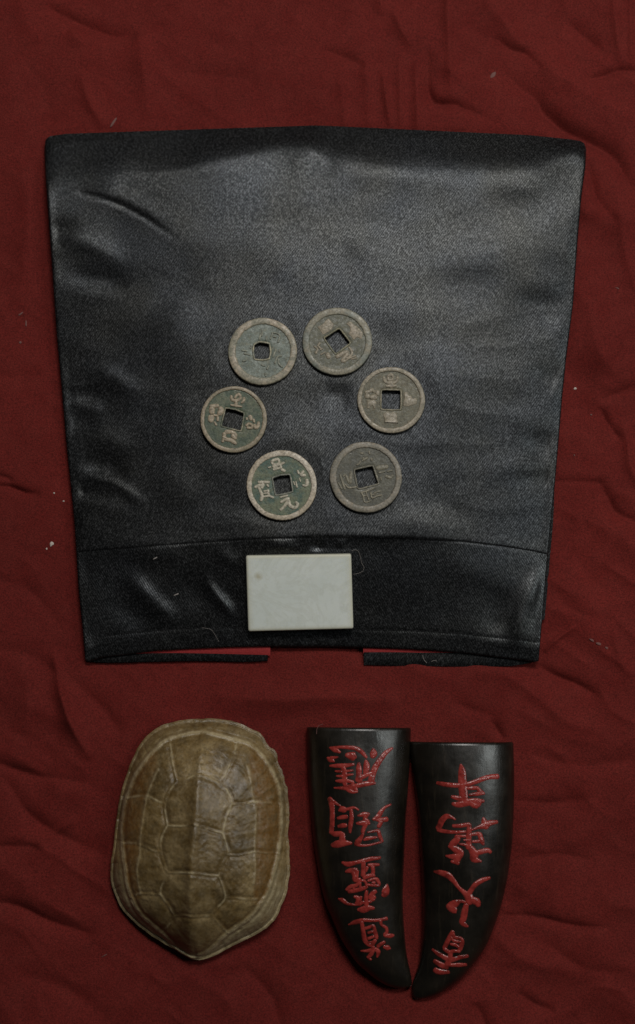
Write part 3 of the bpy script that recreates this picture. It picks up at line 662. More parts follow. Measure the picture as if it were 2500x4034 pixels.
def build_coin(i, d):
    x0, y0, x1 = d['crop']; k = (x1 - x0) / 1512.0
    cpx, cpy, r = x0 + d['c'][0] * k, y0 + d['c'][1] * k, d['r'] * k
    aa = np.linspace(0, 2 * math.pi, 40); rr = np.linspace(0.3, 0.97, 6)[:, None]
    z0 = np.percentile(bag_h(cpx + rr * r * np.cos(aa), cpy + rr * r * np.sin(aa)), 72) - 0.00005
    ztop = z0 + 1.6 * MM
    cx, cy = (float(q) for q in P(cpx, cpy, ztop))
    root = thing('bronze_coin', d['label'], 'coin', (cx, cy, z0), 'six square-holed coins laid in a ring on the satin')
    e1 = P(cpx + r, cpy, ztop); e2 = P(cpx - r, cpy, ztop); R = float(e1[0] - e2[0]) / 2
    N = 128; th = np.linspace(0, 2 * math.pi, N, endpoint=False)
    ro = R * (1 + 0.006 * np.sin(2 * th + i) + 0.010 * np.array([float(vnoise(np.array([3 * math.cos(a) + 9 * i + 20]), np.array([3 * math.sin(a) + 20]), 5)[0]) for a in th]) + 0.004 * rng.standard_normal(N) * (0.6 if i in (0, 3, 4) else 0.3))
    hp = [P(x0 + a * k, y0 + b * k, ztop) for a, b in d['hole']]
    hole = star_radius([(float(a) - cx, float(b) - cy) for a, b in hp], N, 2)
    hole = hole * (1 + 0.012 * rng.standard_normal(N))
    ri = ro * (d['ri'] + 0.012) * (1 + 0.018 * np.sin(th + 2.2 * i + 1) + 0.006 * rng.standard_normal(N))
    T = 1.5 * MM
    mk = lambda nm, t3, cut, sc: mat_coin('coin_%s_%d' % (nm, i), t3[0], t3[1], t3[2], sc, cut, off=i * 0.77)
    mr = mk('rim', d['rim'], (0.44, 0.56), 120); mf = mk('field', d['field'], (0.42, 0.58), 190); mc = mk('sign', d['chm'], (0.38, 0.62), 300); mh = mk('hole', d['hr'], (0.42, 0.62), 260)
    V, F = ring_solid(hole, ro * 0.985, [(0, 0), (0, T * 0.93), (0.02, T), (0.2, T * 1.0), (0.4, T * 0.985), (0.6, T * 0.98), (0.8, T * 0.985), (1, T), (1, 0)], N)
    mesh_obj('face', V, F, mf, root)
    V, F = ring_solid(ri, ro, [(0, T - 0.25 * MM), (0.08, T + 0.32 * MM), (0.20, T + 0.40 * MM), (0.85, T + 0.38 * MM), (0.96, T + 0.26 * MM), (1, T - 0.05 * MM), (1, 0.10 * MM), (0.9, -0.02 * MM), (0.5, -0.02 * MM)], N)
    mesh_obj('outer_rim', V, F, mr, root)
    wr = 0.062 * R
    V, F = ring_solid(hole * 1.0 - 0.00003, hole + wr, [(0, T - 0.4 * MM), (0, T + 0.18 * MM), (0.25, T + 0.30 * MM), (0.6, T + 0.28 * MM), (1, T - 0.1 * MM)], N)
    mesh_obj('hole_rim', V, F, mh, root)
    top = z0 + T * 0.985
    def surf(px, py):
        x, y = P(px, py, top); return x - cx, y - cy, np.full(np.shape(x), T * 0.985)
    for ch in d['chars']:
        parts = []
        st_ = [s for s in ch if s[0] != 'p']
        if st_: parts.append(strokes_mesh(st_, surf, d['ch'] * 1.3 * MM, d['crop'], 1.45))
        for s in ch:
            if s[0] == 'p': parts.append(poly_mesh(s[1], surf, d['ch'] * MM * 0.95, d['crop']))
        V, F = join(parts); mesh_obj('character', V, F, mc, root)
    root.rotation_euler = (math.radians(rng.uniform(-.8, .8)), math.radians(rng.uniform(-.8, .8)), 0)
for i, d in enumerate(COINS): build_coin(i, d)

# ------------------------------------------------------------------ white tile on the hem
def build_tile():
    q = [(969,2184),(1382,2177),(1392,2472),(976,2483)]
    zs = bag_h(np.linspace(985, 1375, 30)[None, :] + np.zeros((20, 1)), np.linspace(2195, 2460, 20)[:, None] + np.zeros((1, 30)))
    z0 = zs.mean() + 0.0002; T = 3.6 * MM
    slope = (zs[-1].mean() - zs[0].mean()) / (265 * S)
    c = [np.array([float(a) for a in P(x, y, z0 + T * 0.55)]) for x, y in q]
    ctr = sum(c) / 4
    # rounded quad outline
    rad = 0.0008; out = []
    for i in range(4):
        p = c[i]; a = c[i - 1] - p; b = c[(i + 1) % 4] - p; a /= np.linalg.norm(a); b /= np.linalg.norm(b)
        for t in np.linspace(0, 1, 7):
            out.append(p + a * rad * (1 - t) ** 2 + b * rad * t ** 2)
        e = c[(i + 1) % 4] - b * 0; s0 = p + b * rad; s1 = c[(i + 1) % 4] - b * rad
        for t in np.linspace(0, 1, 14)[1:-1]: out.append(s0 * (1 - t) + s1 * t)
    out = np.array(out) - ctr; n = len(out)
    # rings: side, bevel, then towards the middle
    prof = [(0.6 * MM, 0), (0.15 * MM, 0.3 * MM), (0, 0.9 * MM), (0, T - 1.3 * MM), (0.06 * MM, T - 0.5 * MM), (0.22 * MM, T - 0.18 * MM), (0.55 * MM, T - 0.04 * MM), (1.1 * MM, T)]
    V, E = [], []
    def inset(d): 
        L = np.hypot(out[:, 0], out[:, 1])[:, None]; ax = np.sign(out) ; return out * (1 - d / np.array([np.abs(out[:, 0]).max(), np.abs(out[:, 1]).max()]))
    for d, z in prof: V.append(np.column_stack([inset(d), np.full(n, z)])); E.append(np.full(n, 1.0 - smooth((d - 0.5 * MM) / (0.9 * MM)) * 0.85 if z > MM else 1.0))
    for f in (0.86, 0.72, 0.58, 0.44, 0.3, 0.16, 0.05): V.append(np.column_stack([out * f, np.full(n, T)])); E.append(np.zeros(n))
    m = len(V); V = np.concatenate(V); E = np.concatenate(E)
    F = []
    for r in range(m - 1):
        for k in range(n):
            k2 = (k + 1) % n; F.append((r * n + k, (r + 1) * n + k, (r + 1) * n + k2, r * n + k2))
    F.append(tuple((m - 1) * n + k for k in range(n))[::-1]); F.append(tuple(range(n)))
    o = mesh_obj('white_tile', V, F, M_TILE)
    sx, sy = P(1019, 2262, z0 + T); d = np.hypot(V[:, 0] + ctr[0] - float(sx), V[:, 1] + ctr[1] - float(sy))
    for nm, val in (('edge', E), ('stain', np.zeros(len(V)))):
        a = o.data.attributes.new(nm, 'FLOAT', 'POINT'); a.data.foreach_set('value', val.astype(np.float32))
    o.location = (ctr[0], ctr[1], z0 - 0.0001); o.rotation_euler = (-math.atan(slope) * 0.9, 0, 0)
    tag(o, 'blank white stone tile with cream edges lying on the satin hem', 'tile')
    # the brownish stain is a place on the tile, set in its own material
    n_ = M_TILE.node_tree
    g = n_.nodes.new('ShaderNodeVectorMath'); g.operation = 'DISTANCE'
    tc = [q_ for q_ in n_.nodes if q_.type == 'TEX_COORD'][0]
    n_.links.new(tc.outputs['Object'], g.inputs[0]); g.inputs[1].default_value = (float(sx) - ctr[0], float(sy) - ctr[1], T)
    mr_ = n_.nodes.new('ShaderNodeMapRange'); mr_.inputs['From Min'].default_value = 0.0004; mr_.inputs['From Max'].default_value = 0.0019
    mr_.inputs['To Min'].default_value = 1; mr_.inputs['To Max'].default_value = 0; n_.links.new(g.outputs['Value'], mr_.inputs['Value'])
    for l in list(n_.links):
        if l.from_node.type == 'ATTRIBUTE' and l.from_node.attribute_name == 'stain': n_.links.new(mr_.outputs[0], l.to_socket)
build_tile()

# ------------------------------------------------------------------ turtle shell
SC = (400, 2780, 1200); SK = 800 / 1512.0
s2p = lambda pts: [(SC[0] + x * SK, SC[1] + y * SK) for x, y in pts]
OUTL = [(770,95),(870,98),(950,110),(1040,135),(1100,165),(1165,197),(1205,235),(1228,282),(1268,312),(1305,360),(1325,440),(1350,520),(1375,600),(1388,700),(1395,800),(1393,900),(1395,1000),(1400,1100),(1402,1200),(1395,1300),(1375,1400),(1350,1460),(1330,1500),(1300,1570),(1240,1640),(1150,1700),(1050,1750),(950,1800),(860,1850),(780,1882),(720,1892),(670,1885),(600,1850),(500,1790),(400,1730),(300,1660),(210,1580),(150,1510),(110,1430),(80,1350),(68,1270),(70,1170),(85,1080),(95,980),(110,850),(130,720),(160,590),(200,470),(250,350),(300,265),(370,195),(450,145),(550,115),(650,100)]
MLL = [(760,190),(640,205),(480,250),(400,320),(330,400),(270,480),(220,580),(180,700),(160,800),(150,900),(150,1020),(160,1120),(175,1220),(190,1330),(220,1430),(270,1530),(350,1610),(430,1680),(500,1750),(580,1820),(670,1868)]
MLR = [(760,190),(850,210),(1000,250),(1100,280),(1180,350),(1240,430),(1280,500),(1320,600),(1335,700),(1340,820),(1335,950),(1320,1080),(1300,1180),(1270,1290),(1230,1400),(1180,1480),(1100,1580),(1000,1650),(920,1710),(840,1790),(760,1850),(670,1868)]
V12 = [(560,560),(610,555),(700,515),(760,520),(850,560),(930,620)]
VL = {1: [(510,250),(525,400),(545,500),(560,560)], 2: [(560,560),(500,640),(470,720),(475,800),(490,890)], 3: [(490,890),(445,980),(440,1085),(465,1180),(490,1245)], 4: [(490,1245),(450,1330),(440,1405),(500,1490),(540,1565)], 5: [(540,1565),(490,1640),(440,1690)]}
VR = {1: [(1005,255),(990,350),(940,470),(890,580),(930,620)], 2: [(930,620),(970,720),(930,830),(900,945)], 3: [(900,945),(925,1020),(940,1100),(890,1200),(870,1265)], 4: [(870,1265),(905,1350),(920,1430),(865,1500),(820,1560)], 5: [(820,1560),(880,1630),(945,1695)]}
V23 = [(490,890),(590,895),(680,885),(760,905),(830,930),(900,945)]; V34 = [(490,1245),(590,1240),(680,1245),(780,1258),(870,1265)]; V45 = [(540,1565),(620,1560),(680,1570),(750,1565),(820,1560)]
CL = [[(470,720),(430,715),(340,670),(260,672),(180,690)], [(440,1085),(390,1080),(280,1030),(215,1020),(150,1020)], [(440,1405),(350,1400),(270,1400),(215,1425)]]
CR = [[(970,730),(1050,735),(1130,715),(1230,720),(1335,735)], [(940,1110),(1040,1110),(1140,1085),(1230,1095),(1318,1100)], [(920,1430),(1010,1430),(1110,1440),(1215,1430)]]
GL = [(420,470),(370,580),(335,680),(325,740),(300,880),(285,1020),(285,1100),(265,1200),(270,1300),(290,1400)]
GR = [(1090,450),(1110,540),(1130,690),(1150,780),(1148,880),(1142,1000),(1140,1090),(1145,1220),(1130,1330)]
SEAMS = [V12, V23, V34, V45] + list(VL.values()) + list(VR.values()) + CL + CR
def near(p, line): return min(range(len(line)), key=lambda i: (line[i][0] - p[0]) ** 2 + (line[i][1] - p[1]) ** 2)
def mseg(line, a, b):
    i, j = near(a, line), near(b, line); return line[i:j + 1] if i <= j else line[j:i + 1][::-1]
POLYS = {
 'v1': VL[1] + V12[1:] + VR[1][::-1] + mseg(MLR, (760,190), (1000,250))[::-1] + MLL[1:3],
 'v2': VL[2] + V23[1:] + VR[2][::-1] + V12[::-1], 'v3': VL[3] + V34[1:] + VR[3][::-1] + V23[::-1], 'v4': VL[4] + V45[1:] + VR[4][::-1] + V34[::-1],
 'v5': VL[5] + MLL[near((430,1680), MLL):] + MLR[near((920,1710), MLR):][::-1] + VR[5][::-1] + V45[::-1],
 'l1': mseg(MLL, (480,250), (180,700)) + CL[0][::-1] + VL[2][:3][::-1] + VL[1][::-1],
 'l2': mseg(MLL, (180,700), (150,1020)) + CL[1][::-1] + VL[3][:3][::-1] + VL[2][2:][::-1],
 'l3': mseg(MLL, (150,1020), (220,1430)) + CL[2][::-1] + VL[4][:3][::-1] + VL[3][2:][::-1],
 'l4': mseg(MLL, (220,1430), (430,1680)) + VL[5][::-1] + VL[4][2:][::-1] + CL[2],
 'r1': mseg(MLR, (1000,250), (1335,700)) + CR[0][::-1] + VR[2][:2][::-1] + VR[1][::-1],
 'r2': mseg(MLR, (1335,700), (1320,1080)) + CR[1][::-1] + VR[3][:3][::-1] + VR[2][1:][::-1],
 'r3': mseg(MLR, (1320,1080), (1230,1400)) + CR[2][::-1] + VR[4][:3][::-1] + VR[3][2:][::-1],
 'r4': mseg(MLR, (1230,1400), (920,1710)) + VR[5][::-1] + VR[4][2:][::-1] + CR[2],
}
def build_shell():
    K, NR = 420, 170
    oc = catmull(OUTL, 10, closed=True); d = np.concatenate([[0], np.cumsum(np.hypot(*np.diff(np.vstack([oc, oc[:1]]), axis=0).T))])
    s = np.linspace(0, d[-1], K, endpoint=False); oc2 = np.vstack([oc, oc[:1]])
    ox, oy = np.interp(s, d, oc2[:, 0]), np.interp(s, d, oc2[:, 1])
    j = 7 * np.array([float(vnoise(np.array([t / 28.0]), np.array([3.3]), 77)[0]) for t in s]) + 9 * np.array([float(vnoise(np.array([t / 70.0]), np.array([9.3]), 78)[0]) for t in s])
    flak = np.where(ox > 1150, 1.7, 0.6) * np.where(oy < 500, 1.3, 1.0)
    ctr = np.array([715.0, 1000.0]); dx, dy = ox - ctr[0], oy - ctr[1]; L = np.hypot(dx, dy)
    j = j * 0.9 * (0.4 + 1.6 * np.array([abs(float(vnoise(np.array([t / 160.0]), np.array([1.3]), 79)[0])) for t in s]))
    ox += dx / L * j * flak; oy += dy / L * j * flak
    bx, by = P(SC[0] + ox * SK, SC[1] + oy * SK, 3.2 * MM)
    cx, cy = (float(q) for q in P(SC[0] + ctr[0] * SK, SC[1] + ctr[1] * SK, 1.5 * MM))
    rho = 1 - (1 - np.linspace(0, 1, NR)) ** 1.25; rho[0] = 0.002
    X = cx + rho[:, None] * (bx - cx)[None]; Y = cy + rho[:, None] * (by - cy)[None]
    R = np.repeat(rho[:, None], K, 1)
    ang = np.arctan2(Y - cy, X - cx)
    dome = np.maximum(1 - np.minimum(R / 0.965, 1) ** 2.5, 0) ** 0.80
    H0 = 3.4 * MM + 15.5 * MM * dome
    # keel along the back
    k0 = np.array([float(a) for a in P(*s2p([(760,120)])[0], 6 * MM)]); k1 = np.array([float(a) for a in P(*s2p([(655,1860)])[0], 6 * MM)])
    kd = (k1 - k0) / np.linalg.norm(k1 - k0); side = (X - k0[0]) * -kd[1] + (Y - k0[1]) * kd[0]   # + to the right of the picture
    along = ((X - k0[0]) * kd[0] + (Y - k0[1]) * kd[1]) / np.linalg.norm(k1 - k0)
    bend = 0.0
    side = side + 0.0007 * fbm(along * 7 + 3, along * 0 + 2.5, 161, 2)
    a_ = np.sqrt(side ** 2 + 0.0009 ** 2)
    H0 += (4.2 * MM * np.exp(-a_ / 0.0062) + 1.1 * MM * np.exp(-(a_ / 0.0016) ** 1.3)) * np.clip(1 - R ** 3, 0, 1) * (0.55 + 0.45 * np.sin(math.pi * np.clip(along, 0, 1)))
    qx, qy = PIX(X, Y, H0); u = (qx - SC[0]) / SK; w = (qy - SC[1]) / SK
    # seams between the horny plates: fine pale welts; growth rings beside them
    ds = np.full(u.shape, 1e9)
    for ln in SEAMS: ds = np.minimum(ds, dist_poly(u, w, catmull(ln, 4))[0])
    dm = np.minimum(dist_poly(u, w, catmull(MLL, 3))[0], dist_poly(u, w, catmull(MLR, 3))[0])
    dg = np.minimum(dist_poly(u, w, catmull(GL, 4))[0], dist_poly(u, w, catmull(GR, 4))[0])
    wob = 6 * fbm(u / 40, w / 40, 101, 2)
    ring = np.sin((ds + wob) / 5.2) * np.exp(-ds / 38) + 0.5 * np.sin((dm + wob) / 4.6) * np.exp(-dm / 50)
    H = H0 + MM * (0.24 * np.exp(-((ds + 0.5 * wob) / 4.8) ** 2) - 0.14 * np.exp(-((ds - 15) / 7) ** 2) + 0.40 * np.exp(-((dm + wob) / 12) ** 2) - 0.25 * np.exp(-((dm - 26) / 11) ** 2) + 0.20 * np.exp(-((dg + wob) / 8) ** 2) + 0.07 * ring)
    H += MM * 0.55 * (1 - np.exp(-np.minimum(ds, dm) / 26)) * (R < 0.97)
    H += MM * (0.35 * fbm(u / 90, w / 90, 111, 3) + 0.12 * fbm(u / 22, w / 22, 121, 2))
    # rim plates
    NMARG = 24; am = ((ang + math.pi) / (2 * math.pi) * NMARG) % 1.0; rr_ = np.minimum(am, 1 - am) / NMARG * 2 * math.pi * 0.036 * 1000
    H -= MM * 0.22 * np.exp(-(rr_ / 0.5) ** 2) * smooth((R - 0.86) / 0.06)
    H = np.where(R > 0.985, H - 0.35 * MM * (R - 0.985) / 0.015, H)
    # colour marks
    seam = np.clip(np.exp(-((ds + 0.6 * wob) / 5.5) ** 2) * 0.85 * smooth(2.2 * fbm(u / 80, w / 80, 131, 2) + 0.42) + 0.75 * np.exp(-((dm + wob) / 13) ** 2) + 0.4 * np.exp(-((dg + wob) / 8) ** 2), 0, 1)
    gl = np.interp(w, [p[1] for p in GL], [p[0] for p in GL]); gr = np.interp(w, [p[1] for p in GR], [p[0] for p in GR])
    inner = inside(u, w, MLL + MLR[::-1][1:])
    amber = np.where(inner, np.maximum(smooth((gl - u + 14) / 50), smooth((u - gr + 14) / 40)), 0.12) * smooth((w - 260) / 160) * smooth((1520 - w) / 120)
    stri = smooth(1.5 * fbm(R * 90, ang * 5, 151, 2) + 0.5)
    marg = np.where(inner, 0.0, smooth(dm / 25)) * (0.12 + 1.05 * smooth((w - 1100) / 300)) * (0.5 + 0.5 * stri)
    root = thing('turtle_shell', 'empty brown turtle shell lying dome up at the lower left', 'shell', (cx, cy, 0))
    Vall = np.stack([X - cx, Y - cy, H], -1); marks = np.stack([seam, amber, marg, np.ones_like(seam)], -1)
    # which plate does each face belong to
    F = grid_faces(NR, K, wrap=True)[:, ::-1]
    uc = u.reshape(-1)[F].mean(1); wc = w.reshape(-1)[F].mean(1); ac = ang.reshape(-1)[F]
    ids = np.full(len(F), -1); names = list(POLYS)
    for n_, nm in enumerate(names): ids[(ids < 0) & inside(uc, wc, POLYS[nm])] = n_
    fa = np.arctan2(np.sin(ac).mean(1), np.cos(ac).mean(1))
    mg = ids < 0
    inmid = mg & inside(uc, wc, MLL + MLR[::-1][1:])
    # slivers between traced plates go to the nearest plate
    cen = np.array([np.mean(POLYS[n_], 0) for n_ in names])
    if inmid.any(): ids[inmid] = np.argmin((uc[inmid, None] - cen[None, :, 0]) ** 2 + (wc[inmid, None] - cen[None, :, 1]) ** 2, axis=1); mg = ids < 0
    ids[mg] = 100 + (np.floor((fa[mg] + math.pi) / (2 * math.pi) * NMARG).astype(int) % NMARG)
    flatV = Vall.reshape(-1, 3); flatM = marks.reshape(-1, 4)
    for id_ in np.unique(ids):
        ff = F[ids == id_]; used = np.unique(ff); re = np.full(len(flatV), -1); re[used] = np.arange(len(used))
        nm = 'vertebral_scute' if id_ < 5 else 'costal_scute' if id_ < 100 else 'marginal_scute'
        o = mesh_obj(nm, flatV[used], re[ff], M_SHELL, root)
        fm = flatM[used].copy(); fm[:, 3] = 0.5 + 0.5 * rng.uniform(-1, 1)
        a = o.data.color_attributes.new('mark', 'FLOAT_COLOR', 'POINT'); a.data.foreach_set('color', fm.astype(np.float32).ravel())
    # bony underside with the rim edge
    b = NR - 1; edge = Vall[b]; lay = [edge + [0, 0, 0.0], edge * [0.997, 0.997, 1] - [0, 0, 0.9 * MM], edge * [0.96, 0.96, 0] + [0, 0, 1.0 * MM], edge * [0.92, 0.92, 0] + [0, 0, -1.2 * MM], edge * [0.88, 0.88, 0] + [0, 0, -1.2 * MM]]
    for rr, zz in ((0.85, 2.0), (0.7, 9.0), (0.4, 13.0), (0.02, 14.5)): lay.append(edge * [rr, rr, 0] + [0, 0, zz * MM])
    o = mesh_obj('underside', np.concatenate(lay), grid_faces(len(lay), K, wrap=True)[:, ::-1], M_SHELL, root)
    a = o.data.color_attributes.new('mark', 'FLOAT_COLOR', 'POINT'); a.data.foreach_set('color', np.tile([0, 0.1, 0.4, 1], K * len(lay)).astype(np.float32))
build_shell()

# ------------------------------------------------------------------ the two lacquered horn halves
def resample(pts, n, power=1.0):
    c = catmull(pts, 8); d = np.concatenate([[0], np.cumsum(np.hypot(*np.diff(c, axis=0).T))]); s = np.linspace(0, 1, n) * d[-1]
    return np.stack([np.interp(s, d, c[:, 0]), np.interp(s, d, c[:, 1])], -1)
def build_horn(label, left, right, hgt, chars):
    n, m = 150, 41
    Lp, Rp = resample(left, n), resample(right, n)
    zb = 2.0 * MM
    lx0, ly0 = P(Lp[:, 0], Lp[:, 1], zb); rx0, ry0 = P(Rp[:, 0], Rp[:, 1], zb)
    Lw, Rw = np.stack([lx0, ly0], -1), np.stack([rx0, ry0], -1)
    wid = np.linalg.norm(Rw - Lw, axis=1)
    phi = np.linspace(-math.pi / 2, math.pi / 2, m)
    sx = np.sin(phi)                                  # -1..1 across
    cz = np.cos(phi) ** 0.92
    ctr = (Lw + Rw) / 2
    X = ctr[:, None, 0] + sx[None] * (Rw - Lw)[:, None, 0] / 2
    Y = ctr[:, None, 1] + sx[None] * (Rw - Lw)[:, None, 1] / 2
    t = np.linspace(0, 1, n)
    hz = wid * (hgt - 0.045 + 0.11 * np.sin(math.pi * np.minimum(t * 0.85, 1)))
    Z = zb * 0.75 + hz[:, None] * cz[None]
    Z = Z + MM * 0.22 * fbm(X / 0.006 + 40, Y / 0.012 + 40, 141, 2)
    # lip at the cut end
    X0, Y0 = X.copy(), Y.copy()
    cx, cy = float(ctr[:, 0].mean()), float(ctr[:, 1].mean())
    root = thing('lacquered_horn', label, 'horn', (cx, cy, 0), 'pair of black lacquered horns side by side')
    rows = []
    lead = [(0.955, 0.0), (0.985, 0.00025), (1.0, 0.0006)]
    for r in range(n):
        rows.append(np.stack([X[r], Y[r], Z[r]], -1))
    first = rows[0]; c0 = np.array([ctr[0, 0], ctr[0, 1], 0.0]); dirn = np.array([*(ctr[0] - ctr[3]), 0.0]); dirn /= np.linalg.norm(dirn)
    lip = c0 + (first - c0) * [0.985, 0.985, 0.965] + dirn * 0.0005
    lip2 = c0 + (first - c0) * [0.95, 0.95, 0.90] + dirn * 0.0006
    inn = c0 + (first - c0) * [0.84, 0.84, 0.74] + dirn * 0.0004
    deep = c0 + (first - c0) * [0.80, 0.80, 0.70] - dirn * 0.012
    grid = [deep, inn, lip2, lip] + rows
    # sides down to the cloth
    G = []
    for q in grid:
        a = q[0].copy(); b = q[-1].copy(); a2 = a.copy(); b2 = b.copy(); a2[2] = b2[2] = -0.8 * MM
        a2[:2] = a[:2] + (b[:2] - a[:2]) * 0.015; b2[:2] = b[:2] + (a[:2] - b[:2]) * 0.015
        G.append(np.vstack([a2, q, b2]))
    G = np.array(G); nr, nc = G.shape[:2]
    V = G.reshape(-1, 3) - [cx, cy, 0]
    F = [tuple(int(i) for i in f) for f in grid_faces(nr, nc)]
    F.append(tuple(int((nr - 1) * nc + i) for i in range(nc)))       # tip
    F.append(tuple(range(nc))[::-1])                                   # floor of the hollow
    mesh_obj('body', V, F, M_LAC, root)
    # height of the horn at a place, for the writing
    pts = np.stack([X[::2].ravel(), Y[::2].ravel(), Z[::2].ravel()], -1)
    ys = ctr[:, 1]
    def hfun(x, y):
        x = np.asarray(x); y = np.asarray(y); sh = x.shape; xf, yf = x.ravel(), y.ravel(); out = np.zeros(len(xf))
        for a in range(0, len(xf), 400):
            d2 = (xf[a:a + 400, None] - pts[None, :, 0]) ** 2 + (yf[a:a + 400, None] - pts[None, :, 1]) ** 2
            i = np.argpartition(d2, 4, axis=1)[:, :4]; dd = np.take_along_axis(d2, i, 1) + 1e-10; wg = 1 / dd
            out[a:a + 400] = (pts[i, 2] * wg).sum(1) / wg.sum(1)
        return out.reshape(sh)
    def surf(px, py):
        x, y, z = on_surface(px, py, hfun, 0.012); return x - cx, y - cy, z
    for crop, st_ in chars:
        V, F = strokes_mesh(st_, surf, 0.24 * MM, crop, 1.75, 4)
        mesh_obj('character', V, F, M_PAINT, root)
HL_L = [(1207,2870),(1209,2946),(1213,3053),(1220,3144),(1227,3235),(1236,3327),(1250,3415),(1264,3492),(1284,3563),(1307,3617),(1335,3683),(1369,3742),(1406,3794),(1449,3833),(1492,3865),(1534,3885),(1577,3893),(1612,3888)]
HL_R = [(1618,2873),(1615,2962),(1606,3114),(1597,3235),(1591,3378),(1587,3464),(1586,3549),(1590,3634),(1597,3720),(1605,3777),(1617,3833),(1622,3868),(1620,3880)]
HR_L = [(1612,2927),(1615,2979),(1630,3082),(1646,3206),(1654,3346),(1660,3450),(1663,3535),(1663,3660),(1657,3737),(1648,3800),(1630,3856),(1621,3893),(1624,3921),(1634,3934)]
HR_R = [(2021,2929),(2024,3035),(2024,3129),(2021,3222),(2016,3315),(2007,3389),(1997,3458),(1982,3529),(1963,3598),(1941,3660),(1916,3719),(1885,3769),(1848,3815),(1808,3859),(1767,3890),(1721,3918),(1677,3932),(1645,3937)]
L1 = (1180, 2840, 1640); L2 = (1250, 3350, 1680); R1 = (1590, 2880, 2060); R2 = (1590, 3380, 2060)
